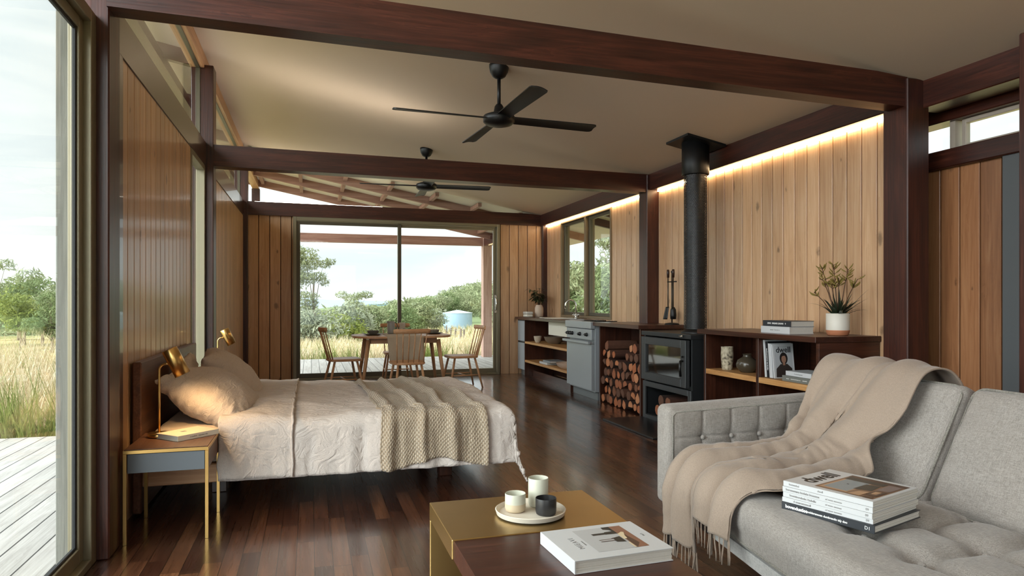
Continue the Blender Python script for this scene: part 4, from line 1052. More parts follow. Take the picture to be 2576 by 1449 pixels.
b = book('white hardback lying on the grey one on the right bench shelf', .20, .27, .033, WHITEP, 'books lying on the right bench shelf'); b.location = (3.385, 4.155, SZ + .0405); text(b, 'd onmoloqnnae', .014, (0, 0, .0165), (0, -1, 0), (0, 0, 1), INKG)
b = book('grey-green hardback lying lowest on the right bench shelf', .21, .31, .040, GREYP, 'books lying on the right bench shelf'); b.location = (3.365, 4.15, SZ); text(b, 'anosn     rooumnnnonaes on      anmonin', .013, (0, 0, .02), (0, -1, 0), (0, 0, 1), INKW)
# on top of the bench
b = book('dark hardback on top of the pair on the shelf bench', .21, .325, .044, DARKP, 'books lying on top of the shelf bench'); b.location = (3.415, 4.435, .962 + .0525); text(b, 'ZIIVIC  SMILING GARANI    9', .017, (0, 0, .022), (0, -1, 0), (0, 0, 1), INKW, bold=.0004)
b = book('white hardback under the dark one on top of the shelf bench', .215, .335, .052, WHITEP, 'books lying on top of the shelf bench'); b.location = (3.405, 4.44, .9623); text(b, 'unoann  fianinodo n', .014, (0, 0, .026), (0, -1, 0), (0, 0, 1), INKG)
# kangaroo paw in a two-tone pot
p = thing('potted_plant', 'spiky plant with yellow-green flower heads in a white and terracotta pot', 'potted plant', (3.62, 4.03, .9625))
bm = B(); lathe(bm, [(0, .004), (.066, .004), (.071, .008), (.078, .035), (.078, .155), (.074, .158), (.071, .155), (.071, .125), (0, .125)], 44)
POTW = plain('white_pot_glaze', (212, 206, 194), .45, var=.03)
obj('pot', bm, POTW, p); bm = B(); lathe(bm, [(0, 0), (.064, 0), (.071, .006), (.0792, .035), (.0792, .038), (.0783, .038)], 44); obj('terracotta_band', bm, plain('terracotta', (176, 112, 78), .7, var=.06), p)
bm = B(); lathe(bm, [(0, .1265), (.0705, .1265)], 30); obj('soil', bm, plain('soil', (40, 30, 24), .95), p)
rng = random.Random(14); bl = B()
for i in range(46):
    a = rng.uniform(0, 2*math.pi); el = rng.uniform(.62, 1.4); ln = rng.uniform(.16, .31)
    d = Vector((math.cos(a)*math.cos(el), math.sin(a)*math.cos(el), math.sin(el)))
    leaf(bl, Vector((math.cos(a)*.025*rng.random(), math.sin(a)*.025*rng.random(), .125)), d, ln, rng.uniform(.013, .021), rng.uniform(.12, .5), Vector((-math.sin(a), math.cos(a), .2)).cross(d), .3, 7)
obj('leaf_blades', bl, plain('strap_leaf', (40, 52, 34), .45, var=.2), p, True, norm=False)
bs = B(); HEADS = []
def paw(base, tip, n, sp):
    bf = B(); HEADS.append(bf)
    mid = base.lerp(tip, .55) + Vector((0, 0, .02)); tube(bs, [base, base.lerp(mid, .5), mid, tip], [.0038, .0036, .0032, .0024], 8)
    ax = (tip - mid).normalized()
    for q in range(n):
        a = rng.uniform(0, 2*math.pi); s = Vector((math.cos(a), math.sin(a), 0)); o = mid.lerp(tip, rng.uniform(.35, 1.0))
        d = (ax*rng.uniform(.3, .9) + s*sp*rng.uniform(.7, 1.6) + Vector((0, 0, .15))).normalized(); ln = rng.uniform(.026, .044)
        tube(bs, [o, o + d*ln*.5], .0017, 6)
        tube(bf, [o + d*ln*.4, o + d*ln*.75, o + d*ln*1.15, o + d*ln*1.5 + Vector((0, 0, .006))], [.0028, .0046, .0042, .0018], 8)
# stems spread mostly along the wall (local y) with some towards the room
for (y, x, z, n, sp) in ((.205, -.03, .27, 8, .8), (.175, .02, .37, 11, .9), (.125, -.03, .45, 14, .9), (.075, .03, .47, 12, .9), (.045, -.02, .34, 12, 1.0), (-.01, .0, .37, 13, .9), (-.055, .04, .43, 12, .9), (-.205, -.02, .355, 14, .8), (.10, .06, .36, 8, .8)):
    paw(Vector((x*.2, y*.12, .125)), Vector((x, y*1.0, z + .04)), n, sp)
obj('stem', bs, plain('red_brown_stem', (84, 56, 34), .6), p); [obj('flower_head', bf, plain('yellow_green_flower', (122, 106, 46), .7, var=.25, sc=40), p, True) for bf in HEADS]

# ------------------------------------------------------------------ ceiling fans
def fan(label, x, y, zh, rot, rad=.86):
    f = thing('ceiling_fan', label, 'ceiling fan', (x, y, zh), 0, 'black ceiling fans')
    zc = zr(x) - zh
    bm = B(); lathe(bm, [(0, zc-.098), (.030, zc-.098), (.052, zc-.085), (.072, zc-.05), (.080, zc-.01), (.080, zc+.012), (0, zc+.012)], 32); obj('canopy', bm, BLACKM, f)
    bm = B(); tube(bm, [(0, 0, .10), (0, 0, zc-.09)], .0145, 14); obj('down_rod', bm, BLACKM, f)
    bm = B(); lathe(bm, [(0, -.062), (.06, -.058), (.105, -.045), (.128, -.025), (.128, .018), (.122, .026), (.08, .042), (.045, .048), (.036, .10), (.022, .12), (0, .12)], 44)
    obj('motor_housing', bm, BLACKM, f)
    for k in range(4):
        bm = B(); pr = []
        N = 14
        for i in range(N+1):
            t = 1 - (1 - i/N)**1.6; r = .11 + (rad-.11)*t; w0 = .052 + .018*t; tw = -R(15 - 5*t); cut = 0
            w0 *= {N: .62, N-1: .90}.get(i, 1); ys = [(-w0 + 2*w0*j/6) for j in range(7)]
            ring = []
            for s in (1, -1):
                for yv in (ys if s > 0 else ys[::-1]):
                    e = 1 if t < .93 else math.sqrt(max(.0, 1 - ((t-.93)/.07)**2))
                    rr = r
                    zz = s*.0035 + .006*(1-(yv/w0)**2)
                    yy = yv
                    ring.append(bm.verts.new((rr, yy*math.cos(tw) - zz*math.sin(tw), yy*math.sin(tw) + zz*math.cos(tw))))
            pr.append(ring)
        m_ = len(pr[0])
        for i in range(N):
            for j in range(m_): bm.faces.new((pr[i][j], pr[i][(j+1) % m_], pr[i+1][(j+1) % m_], pr[i+1][j]))
        bm.faces.new(pr[0][::-1]); bm.faces.new(pr[-1]); bm.transform(Matrix.Rotation(R(rot + 90*k), 4, 'Z'))
        obj('blade', bm, plain('black_fan_blade', (26, 26, 26), .48, 0), f, 'auto')
    return f
fan('nearer black four-blade ceiling fan hanging over the bed', 1.47, 5.35, 2.685, 4)
fan('farther black four-blade ceiling fan seen under the middle tie beam', 1.405, 8.56, 2.66, -3, .82)

# ------------------------------------------------------------------ sofa
SO = (1.62, .25)
SF = fabric('grey_sofa_weave', (146, 141, 136), 1.5, .35, .20, (151, 141, 131))
sofa = thing('sofa', 'grey woven sofa with a button-tufted arm and seat at the right', 'sofa', (SO[0], SO[1], 0))
gs = lambda d, w: math.exp(-(d/w)**2)
# arm at the far end, its tufted face towards the seat
SX = [.19, .35, .51, .67, .83]; SZ_ = .545
def arm_fn(flip):
    def fn(v, p):
        wz = v.z + .46
        v.z += .030*(v.x + .49) * max(0, (p[2]+1)/2)
        if p[1]*flip > .2 and abs(p[0]) < .93 and abs(p[2]) < .9:
            x = v.x + .49; d = min([abs(x - s) for s in SX]); dz = abs(wz - SZ_)
            e = min(1, (1-abs(p[0]))*7)*min(1, (1-abs(p[2]))*5)
            b = .011*e*(1 - .8*gs(d, .0065) - .6*gs(dz, .0065) - .35*gs(d, .03)); b -= .012*min(1, sum(gs(math.hypot(x - s, wz - SZ_), .032) for s in SX))
            v.y += flip*b
        return v
    return fn
def arm(y, flip):
    a = obj('arm', softbox(.49, .062, .24, .035, (170, 6, 80), arm_fn(flip)), SF, sofa); a.location = (.508, y, .46)
    for x in SX:
        bm = B(); lathe(bm, [(0, .008), (.007, .0065), (.0115, .002), (.012, -.004), (0, -.004)], 20)
        bm.transform(Matrix.Translation((x-.49, flip*(.062 + .004), SZ_ - .46)) @ Matrix.Rotation(R(-90*flip), 4, 'X')); obj('button', bm, SF, a)
    bm = B(); pr = [(-.462, -.20), (-.462, .195), (-.445, .212), (.44, .238), (.458, .215), (.458, -.20), (-.462, -.20)]
    tube(bm, [(x, flip*.0655, z) for x, z in pr], .0045, 8); obj('piping', bm, fabric('grey_sofa_piping', (128, 124, 116), 1.0, .3, .2), a)
arm(2.735, -1); arm(.065, 1)
# seat: one long tufted cushion, its front edge running slightly towards the camera side
TY = [.13 + .245*k for k in range(1, 10)]; TX = [.20, .42, .64]
def seat_fn(v, p):
    wy = v.y + 1.40; wx = v.x + .375
    v.x += (.06 + (wy - 2.63)*.14)*max(0, .5 - .5*p[0])
    if p[2] > -.2:
        ft = min(1, (p[2]+.2)*1.2)
        dx = min(abs(wx - s) for s in TX); dy = min(abs(wy - s) for s in TY)
        onx = 1 if wx > .12 else 0
        b = 1 - .9*gs(dx, .034) - .9*gs(dy, .036)*min(1, max(0, (wx-.10)/.10))
        dd = min(math.hypot(wx - a, wy - b_) for a in TX for b_ in TY)
        v.z += ft*(.030*(max(b, -.2) - .6) - .020*gs(dd, .045) + .006*fbm(v.x*7, v.y*7, 2))
        if p[0] < -.9: v.x -= .010*(1 - p[2]*p[2])
    return v
seat = obj('seat_cushion', softbox(.405, 1.265, .092, .045, (66, 200, 8), seat_fn), SF, sofa); seat.location = (.375 + .01, 1.40, .347)
for y in TY:
    for x in TX:
        bm = B(); lathe(bm, [(0, .006), (.008, .0045), (.0115, 0), (.0115, -.006), (0, -.006)], 18); bm.transform(Matrix.Translation((x - .375 + (.06 + (y-2.63)*.14)*(.5 - .5*(x-.375)/.405), y - 1.40, .0735))); obj('button', bm, SF, seat)
bm = B(); tube(bm, [(-.402 + .06 + (y-2.63)*.14, y - 1.40, -.062) for y in np.linspace(.15, 2.65, 40)], .005, 8); obj('piping', bm, fabric('grey_sofa_piping', (128, 124, 116)), seat)
bm = B(); prism(bm, [(.07 - (2.63-.15)*.14, .15), (.07, 2.66), (.92, 2.66), (.92, .15)], 'z', .20, .252); obj('base', bm, fabric('pale_base_cloth', (176, 174, 170), 1.0, .2, .1), sofa)
# leaning frame behind the cushions
bk = obj('back_frame', softbox(.04, 1.395, .23, .03, (4, 60, 12)), SF, sofa); bk.location = (.99, 1.40, .49); bk.rotation_euler = (0, R(14), 0)
def cush_fn(seed):
    def fn(v, p):
        k = (1 - p[1]**2)*(1 - p[2]**2)
        v.x += math.copysign(.034*max(0, k)**.6, p[0]) if abs(p[0]) > .5 else 0
        v.x += .010*fbm(v.y*4, v.z*4, seed); v.z += .006*fbm(v.y*6, seed, 1)
        if p[0] < 0: v.x += .010*fbm(v.y*3 + v.z*7, v.z*9, seed+4)*gs(abs(p[1]) - 1, .35)
        return v
    return fn
for i, (ya, yb_) in enumerate(((1.845, 2.665), (1.005, 1.825), (.165, .985))):
    c = obj('back_cushion', softbox(.085, (yb_-ya)/2, .262, .05, (8, 46, 34), cush_fn(i*3.3)), SF, sofa)
    ym = (ya + yb_)/2; c.location = (.855 - (2.25 - ym)*.035, ym, .607); c.rotation_euler = (R(0), R(27), R(-2.0))
    bm = B(); hy, hz = (yb_-ya)/2 - .012, .250; tube(bm, [(-.072, y, z) for y, z in rrect(2*hy, 2*hz, .05, 5)] + [(-.072, hy, hz - .05)], .0052, 8); obj('piping', bm, fabric('grey_sofa_piping', (128, 124, 116)), c)
for x, y in ((.05, 2.68), (.90, 2.68), (.05, .12), (.90, .12)):
    bm = B(); bx(bm, x-.018, x+.018, y-.022, y+.022, 0, .225, .003); bx(bm, x-.03, x+.06, y-.03, y+.03, .188, .199, .002); obj('leg', bm, BLACKM, sofa)
# throw over the sofa corner
WOOL = fabric('camel_wool', (152, 136, 122), 1.6, .2, .08, (144, 126, 110), .2)
PTH = [(2.665, .66), (2.64, .80), (2.575, .885), (2.47, .880), (2.385, .78), (2.275, .60), (2.17, .505), (2.04, .468), (1.86, .462), (1.73, .462), (1.655, .452), (1.598, .405), (1.582, .33), (1.578, .22), (1.576, .125)]
_pp = [Vector((a, 0, b)) for a, b in PTH]; _cl = [0]
for a, b in zip(_pp, _pp[1:]): _cl.append(_cl[-1] + (b-a).length)
TLEN = _cl[-1]
def path(t):
    d = t*TLEN; k = 0
    while k < len(_cl)-2 and _cl[k+1] < d: k += 1
    f = (d - _cl[k])/(_cl[k+1]-_cl[k]); P = lambda i: _pp[max(0, min(len(_pp)-1, i))]
    a, b, c, e = P(k-1), P(k), P(k+1), P(k+2)
    p = .5*((2*b) + (c-a)*f + (2*a - 5*b + 4*c - e)*f*f + (3*b - a - 3*c + e)*f**3)
    return p
def lerp_tab(t, tab):
    for (t0, v0), (t1, v1) in zip(tab, tab[1:]):
        if t <= t1: f = sm((t-t0)/(t1-t0)); return v0 + (v1-v0)*f
    return tab[-1][1]
def tpos(t, s):
    p = path(t); q = path(min(1, t+.01)); o = path(max(0, t-.01)); tg = (q-o).normalized(); nr = Vector((tg.z, 0, -tg.x))
    yl = lerp_tab(t, [(0, 2.84), (.30, 2.83), (.52, 2.745), (.68, 2.745), (.80, 2.80), (1, 2.82)])
    yr = lerp_tab(t, [(0, 2.20), (.26, 2.22), (.45, 2.26), (.62, 2.20), (.72, 2.20), (.82, 2.27), (1, 2.29)])
    ss = s + .035*math.sin(4*t + 5*s)
    y = yl + (yr - yl)*ss
    amp = lerp_tab(t, [(0, .012), (.2, .022), (.30, .034), (.42, .052), (.58, .060), (.74, .050), (.86, .040), (1, .030)])
    ph = s*2*math.pi*(2.6 + .9*sm((t-.3)/.3)) + 2.2*math.sin(2.4*t + .4) + 1.6*fbm(t*2.4, s*1.6, 2)
    r = (.5 + .5*math.sin(ph))**2.2 + .22*(.5 + .5*math.sin(ph*2.3 + 5*t)) + .30*fbm(t*11, s*5, 5)*sm((t-.25)/.2)
    w = p + nr*(.022 + amp*max(r, .05)); w.y = y + .020*math.cos(ph)*amp/.03
    w.x += (w.y - 2.45)*.14*sm((t-.55)/.2)
    if t > .80: w.x -= .012*math.sin(s*9)*sm((t-.8)/.2)
    return w
hem = lambda s: .985 + .0*s - (.085 if s > .54 else 0) + .004*math.sin(s*40)
tw = obj('sofa_throw', sheet(150, 84, lambda i, j: tpos(i*hem(j), j), (TLEN, .9)), WOOL, None, True, norm=False)
tag(tw, 'camel wool throw with a fringe draped over the sofa back, seat and front', 'blanket')
m = tw.modifiers.new('thick', 'SOLIDIFY'); m.thickness = .008; m.offset = 1
bm = B(); rng = random.Random(8)
for k in range(46):
    s = (k+.5)/46; p = tpos(hem(s), s); a = rng.uniform(-.012, .012); b_ = rng.uniform(-.008, .012); ln = rng.uniform(.085, .115)
    tube(bm, [p + Vector((0, 0, .004)), p + Vector((-b_*.3, a*.3, -ln*.35)), p + Vector((-b_*.8, a*.8, -ln*.7)), p + Vector((-b_, a*.7, -ln))], [.0022, .0031, .0029, .0018], 7)
obj('fringe', bm, WOOL, tw, True)
# stack of magazines and a book on the seat
bz = .452; ang = R(18); stack_at = (1.695, 1.942)
def stacked(label, w, d, t, m, cat, hard, dx, dy, da=0):
    global bz
    b = book(label, w, d, t, m, 'stack of magazines on the sofa', cat, hard)
    a = ang + R(da); b.location = (stack_at[0] + dx, stack_at[1] + dy, bz); b.rotation_euler = (0, 0, a); bz += t + .0004
    return b
sp_ = lambda b, s, size, y, t, m, **k: text(b, s, size, (0, y, t/2), (0, -1, 0), (0, 0, 1), m, **k)
b = stacked('charcoal hardback at the bottom of the stack on the sofa', .305, .335, .027, DARKP, 'book', True, -.004, -.002)
sp_(b, 'bovendustlot', .016, .11, .027, INKW, bold=.0006); sp_(b, 'bonolderamoen dumbrando tdy doo', .0105, .0, .027, INKW, bold=.0003); sp_(b, 'D1', .016, -.145, .027, INKW)
for lb, t_, a, c_ in (('white magazine lying directly on the charcoal book in the sofa stack', .0165, 'd oneromonodi', 1.2), ('white magazine second up in the sofa stack, spine lettered pale grey', .0185, 'boominorabole i hobdfu', -.6), ('white magazine just under the top one in the sofa stack', .0185, 'boromonara bodube lrooome', .5)):
    b = stacked(lb, .298, .325, t_, WHITEP, 'magazine', False, .0, .004, c_); sp_(b, a, .0105, .085, t_, INKG, bold=.0002); sp_(b, '09', .011, -.145, t_, INKG); sp_(b, 'ad monn sunomse', .008, -.03, t_, INKG)
b = stacked('white design magazine with a room photo on its cover, topping the sofa stack', .298, .325, .0185, WHITEP, 'magazine', False, .004, .006, 0)
sp_(b, 'bonwebsi', .0105, .12, .0185, INKG); sp_(b, 'dwell', .010, .02, .0185, INKG)
text(b, 'dwell', .088, (.145, .108, .0185), (1, 0, 0), (0, 1, 0), INK, bold=.0016)
P1 = plain('print_brown', (126, 96, 74), .4); P2 = plain('print_blue_grey', (132, 142, 146), .4); P3 = plain('print_dark_green', (44, 46, 42), .4); P4 = plain('print_tan', (176, 140, 108), .4); P5 = plain('print_mauve', (120, 104, 100), .4); P6 = plain('print_umber', (74, 52, 40), .4)
picture(b, [(P1, rc(.025, .275, -.148, .058)), (P6, rc(.245, .275, -.148, .058)), (P4, rc(.040, .235, -.05, .048)), (P2, rc(.052, .205, -.045, .040)), (P3, rc(.205, .245, -.09, .05)), (P3, [(.10, -.04), (.19, -.04), (.20, -.085), (.12, -.095)]), (P2, rc(.135, .150, -.006, .008)), (INK, rc(.139, .146, -.003, .005)),
            (P5, [(.14, -.10), (.24, -.095), (.24, -.14), (.15, -.14)]), (P4, [(.03, -.06), (.085, -.07), (.10, -.10), (.03, -.10)]), (P6, [(.06, -.105), (.13, -.10), (.14, -.14), (.06, -.14)]), (P4, [(.08, -.112), (.12, -.108), (.125, -.128), (.085, -.128)]), (P6, rc(.03, .05, -.14, -.11))],
        (0, 0, .0185), (1, 0, 0), (0, 1, 0))

# ------------------------------------------------------------------ coffee table and what stands on it
ct = thing('coffee_table', 'low dark timber coffee table with a folded brass end', 'table', (.46, .75, 0))
obj('timber_top', box(0, .645, 0, 1.503, .335, .399, bev=.003), wood('coffee_table_timber', ((38, 18, 12), (64, 33, 23), (88, 50, 36)), 'x', rough=.3, bump=.06), ct)
bm = B(); bx(bm, -.004, .649, 1.504, 1.955, .335, .402, .0025); obj('brass_top', bm, BRASSD, ct)
obj('brass_end', box(-.004, .649, 1.935, 1.9549, 0, .3345, bev=.002), BRASSD, ct)
obj('timber_leg', box(.0, .645, .0, .06, 0, .3345, bev=.003), wood('coffee_table_timber', JAR, 'z'), ct)
ZT2 = .4023
TX0, TY0 = .795, 2.445
bm = B(); lathe(bm, [(0, 0), (.118, 0), (.128, .006), (.133, .022), (.130, .024), (.126, .020), (.121, .0085), (0, .008)], 64)
o = obj('tray', bm, [plain('cream_tray_glaze', (214, 204, 188), .35, var=.02)], None, 'auto'); o.location = (TX0, TY0, ZT2); tag(o, 'round cream ceramic tray on the brass end of the coffee table', 'tray')
def cup(label, x, y, r, h, m, band=None):
    c = thing('cup', label, 'cup', (x, y, ZT2 + .0084), group='cups on the round tray')
    pr = [(0, 0), (r*.78, 0), (r*.93, .004), (r, .014), (r*1.0, h-.002), (r*.985, h), (r*.95, h-.001), (r*.94, .016), (r*.80, .008), (0, .008)]
    bm = B(); lathe(bm, pr, 40); obj('body', bm, m, c, 'auto')
    if band:
        bm = B(); lathe(bm, [(r*.78, -.0002), (r*.935, .0035), (r*1.008, .014), (r*1.008, h*.46), (r*1.0005, h*.46)], 40); obj('raw_clay_band', bm, band, c, 'auto')
SAGE = plain('pale_sage_glaze', (196, 196, 180), .35, var=.04, sc=30)
cup('short pale cup with a sandy lower band on the tray', .744, 2.475, .039, .068, SAGE, plain('raw_sand_clay', (196, 178, 150), .6, var=.04))
cup('tall pale sage beaker at the back of the tray', .848, 2.512, .039, .110, SAGE)
cup('small black cup at the front of the tray', .842, 2.405, .039, .062, plain('black_matt_glaze', (34, 33, 34), .4))
b = book('large white picture book on the timber part of the coffee table', .335, .272, .040, WHITEP); b.location = (.738, 2.008, .3995); b.rotation_euler = (0, 0, R(3))
PB = plain('print_sky_grey', (176, 176, 176), .45); PR = plain('print_brick', (136, 96, 76), .45); PK = plain('print_black_tower', (46, 44, 42), .45); PC = plain('print_cream_shape', (214, 196, 162), .45); PD = plain('print_dark_ground', (84, 62, 50), .45)
# the cover reads from the far side of the table: up is towards -x, right is towards +y
picture(b, [(PB, rc(-.095, .105, -.100, .075)), (PR, rc(-.095, .105, -.100, -.058)), (PD, [(-.095, -.060), (-.03, -.060), (.03, -.075), (-.06, -.085)]), (PK, [(.04, -.058), (.105, -.058), (.105, -.03), (.085, -.028), (.075, -.045)]), (PK, [(.035, -.058), (.062, -.058), (.06, -.02), (.038, -.015)]),
            (PK, [(.040, -.02), (.055, -.02), (.055, .03), (.040, .028)]), (PK, [(-.04, -.05), (.01, -.05), (.0, -.015), (-.035, -.02)]), (PB, rc(-.02, -.005, -.02, .025)), (PD, rc(-.022, -.018, -.02, .03)), (PD, rc(-.008, -.004, -.02, .03)), (PC, [(-.02, -.052), (.03, -.054), (.045, -.075), (.04, -.082), (.01, -.07), (-.015, -.066)]), (PC, rc(-.095, -.05, -.056, -.05))],
        (.175, .0, .040), (0, 1, 0), (-1, 0, 0))
text(b, 'MIEAVI', .026, (.066, -.005, .040), (0, 1, 0), (-1, 0, 0), INKG, space=1.3, bold=-.0003); text(b, 'annonme', .009, (.088, -.01, .040), (0, 1, 0), (-1, 0, 0), INKG, space=1.2); text(b, 'Vol 2', .011, (.305, .0, .040), (0, 1, 0), (-1, 0, 0), INKG)

# ------------------------------------------------------------------ trees, grass, tank and fence
def leafmesh(name, cl, size, seed, per, thin=.55, droop=0.0):
    """leaf sprays: clusters of (x,y,z,rx,ry,rz) filled with small angled leaf shapes near the surface"""
    rs = np.random.RandomState(seed); pts = []; nrm = []
    for (x, y, z, rx, ry, rz) in cl:
        n = max(20, int(per*(rx*ry + ry*rz + rx*rz)/3))
        d = rs.normal(size=(n, 3)); d /= np.linalg.norm(d, axis=1)[:, None]; rr = rs.uniform(.45, 1.04, n)**.6
        # lumpy surface
        lum = 1 + .16*np.sin(d[:, 0]*5 + seed) * np.sin(d[:, 1]*6 + 1) + .12*np.sin(d[:, 2]*9 + seed*2)
        pts.append(np.array([x, y, z]) + d*np.array([rx, ry, rz])*(rr*lum)[:, None]); nrm.append(d)
    P = np.concatenate(pts); N = np.concatenate(nrm); n = len(P)
    a = N + rs.normal(size=(n, 3))*.8; a /= np.linalg.norm(a, axis=1)[:, None]
    t = rs.normal(size=(n, 3)); t[:, 2] -= droop; t -= a*np.sum(t*a, axis=1)[:, None]; t /= np.linalg.norm(t, axis=1)[:, None]; b = np.cross(a, t)
    s = size*rs.uniform(.6, 1.4, n)[:, None]
    V = np.stack([P - t*s, P + b*s*thin*.5, P + t*s, P - b*s*thin*.5], 1).reshape(-1, 3)
    me = bpy.data.meshes.new(name); me.vertices.add(4*n); me.vertices.foreach_set('co', V.astype('f').ravel())
    me.loops.add(4*n); me.loops.foreach_set('vertex_index', np.arange(4*n, dtype='i')); me.polygons.add(n)
    me.polygons.foreach_set('loop_start', np.arange(0, 4*n, 4, dtype='i')); me.update(calc_edges=True); me.validate(); return me
def leafmat(name, c0, c1, c2):
    g = G(name); tc = g.n('TexCoord'); gi = g.n('NewGeometry')
    nz = g.n('TexNoise', {'Vector': tc.outputs['Object'], 'Scale': .9, 'Detail': 4}); n2 = g.n('TexNoise', {'Vector': tc.outputs['Object'], 'Scale': 14.0, 'Detail': 1})
    f = g.math('ADD', g.math('MULTIPLY', nz.outputs['Fac'], .6), g.math('MULTIPLY', n2.outputs['Fac'], .4))
    col = g.ramp(f, [(.34, lin(c0)), (.5, lin(c1)), (.68, lin(c2))])
    g.p(Base_Color=col, Roughness=.75, Specular_IOR_Level=.15)
    tl = g.n('BsdfTranslucent', {0: col}); mx = g.n('MixShader', {0: .3, 1: g.b.outputs[0], 2: tl.outputs[0]}); g.t.links.new(mx.outputs[0], g.out.inputs[0]); return g.m
LM = [leafmat('gum_leaf', (88, 98, 66), (124, 131, 96), (160, 164, 130)), leafmat('deep_green_leaf', (68, 82, 50), (100, 114, 74), (136, 146, 104)), leafmat('silver_leaf', (104, 112, 92), (140, 146, 124), (176, 178, 156)), leafmat('lime_leaf', (86, 98, 44), (122, 132, 66), (156, 160, 96))]
BARKM = plain('gum_bark', (118, 104, 88), .85, var=.2, sc=3)
def crown(seed, kind):
    rg = random.Random(seed); cl = []
    if kind == 'gum':       # open crown of separate sprays
        for i in range(11):
            a = rg.uniform(0, 6.28); r = rg.uniform(.15, 1.0); z = rg.uniform(1.6, 4.3); k = rg.uniform(.38, .62)
            cl.append((math.cos(a)*r*1.2, math.sin(a)*r*1.2, z, k, k, k*.62))
    elif kind == 'bush':
        for i in range(8):
            a = rg.uniform(0, 6.28); r = rg.uniform(0, .9); k = rg.uniform(.6, .95); cl.append((math.cos(a)*r, math.sin(a)*r, rg.uniform(.5, 1.5), k, k, k*.8))
    else:                   # round forest crown
        for i in range(9):
            a = rg.uniform(0, 6.28); r = rg.uniform(0, 1.0); k = rg.uniform(.6, .95); cl.append((math.cos(a)*r, math.sin(a)*r, rg.uniform(1.3, 3.0), k, k, k*.75))
    return cl
PROTO = {}
def tree(kind, var, label, x, y, s, lm, group, rz=0, sz=1.0, cl=None, leaf_s=None):
    key = (kind, var) if cl is None else label
    if key not in PROTO:
        c = cl or crown(var*17 + 5, kind)
        me = leafmesh('crown', c, leaf_s or {'gum': .115, 'bush': .12, 'round': .135}[kind], var + 2, {'gum': 900, 'bush': 620, 'round': 620}[kind] if cl is None else 2300, .5, 1.0 if kind == 'gum' else .2)
        bm = B(); top = max(q[2] for q in c)
        tube(bm, [(0, 0, -.6), (.05, .03, top*.25), (-.04, .05, top*.55), (.02, .0, top*.8)], [.09, .07, .045, .02], 8)
        for q in (c if cl is None else c[::4]): tube(bm, [(0, 0, max(.1, q[2]*.45)), (q[0]*.5, q[1]*.5, q[2]*.78), (q[0], q[1], q[2])], [.020, .012, .005], 6)
        tm = bpy.data.meshes.new('trunk'); bm.to_mesh(tm); bm.free(); tm.materials.append(BARKM); PROTO[key] = (me, tm)
    me, tm = PROTO[key]
    t = thing('tree' if kind != 'bush' else 'shrub', label, 'tree' if kind != 'bush' else 'shrub', (x, y, gz(x, y) - .05), rz, group)
    t.scale = (s, s, s*sz)
    key2 = (key, lm)
    if key2 not in PROTO:
        m2 = me.copy(); m2.materials.clear(); m2.materials.append(LM[lm]); PROTO[key2] = m2
    link(bpy.data.objects.new('foliage', PROTO[key2]), t); link(bpy.data.objects.new('trunk', tm), t)
    return t
px = .01744
def eu(u, v, ru, rv): return ((u-790)*px, random.uniform(-.5, .5), 2.3 + (760-v)*px, ru*px*1.35, ru*px*1.1, rv*px*1.35)
tree('gum', 90, 'tall open-crowned gum tree at the left edge of the sliding door view', .16, 30, 1.0, 0, 'gum trees beyond the far deck', 0, 1, [eu(*q) for q in ((768, 652, 24, 15), (782, 668, 20, 12), (755, 680, 28, 14), (770, 706, 26, 10), (812, 670, 15, 8), (828, 664, 10, 6), (800, 702, 16, 9), (815, 715, 9, 7), (765, 748, 26, 9), (782, 764, 16, 8), (742, 700, 28, 24), (735, 650, 25, 18), (760, 775, 24, 9), (750, 640, 20, 10))], .075)
tree('gum', 1, 'round-topped gum tree left of the centre mullion, standing above the bushes', 2.7, 44, .86, 0, 'gum trees beyond the far deck', .7, .86)
tree('gum', 2, 'thin gum tree behind the verandah post', 10.7, 40, 1.0, 0, 'gum trees beyond the far deck', 2.1, 1.05)
tree('gum', 1, 'gum tree seen through the right light of the kitchen window', 13.6, 29, 1.1, 0, 'gum trees beyond the far deck', 3.9, 1.1)
BL = ['grey-green bush under the tall gum tree', 'lime-tinged bush beside the pale bush', 'pale silver bush in the middle of the left door panel', 'leafy bush below the round-topped gum', 'deep green bush next to the centre mullion', 'low bush right of the centre mullion', 'bush at the foot of the wooded slope', 'silvery bush left of the water tank', 'low bush at the far left of the paddock']
for k, (x, y, s, v, lm) in enumerate(((.0, 29, .95, 1, 2), (1.3, 33, 1.0, 2, 3), (2.1, 36, 1.15, 3, 2), (3.3, 39, 1.15, 1, 0), (4.7, 42, 1.2, 2, 1), (6.1, 46, 1.15, 3, 1), (7.6, 52, 1.3, 1, 0), (9.4, 56, 1.2, 2, 2), (-1.8, 31, 1.1, 3, 1))):
    tree('bush', v, BL[k], x, y, s, lm, 'bushes beyond the paddock', k*1.3)
HL = ['behind the centre mullion', 'just right of the centre mullion', 'left of the water tank', 'behind the water tank', 'right of the water tank', 'beside the verandah post', 'high on the slope behind the tank', 'at the crest left of the tank', 'at the crest behind the post', 'farthest along the slope']
for k, (x, y, s, v, lm) in enumerate(((9.6, 70, .72, 1, 0), (11.2, 73, .80, 2, 2), (13.0, 76, .86, 3, 1), (14.6, 79, .95, 1, 0), (16.6, 81, .98, 2, 1), (18.0, 80, 1.0, 3, 0), (17.6, 92, 1.0, 1, 2), (14.6, 94, .98, 2, 1), (22.0, 100, 1.1, 3, 0), (21.5, 112, 1.1, 1, 1))):
    tree('round', v, 'rounded tree %s' % HL[k], x, y, s, lm, 'trees on the wooded slope', k*.9)
KL = ['left light of the kitchen window, nearer', 'left light of the kitchen window, farther', 'right light of the kitchen window, nearest', 'right light of the kitchen window, lower', 'middle of the kitchen window']
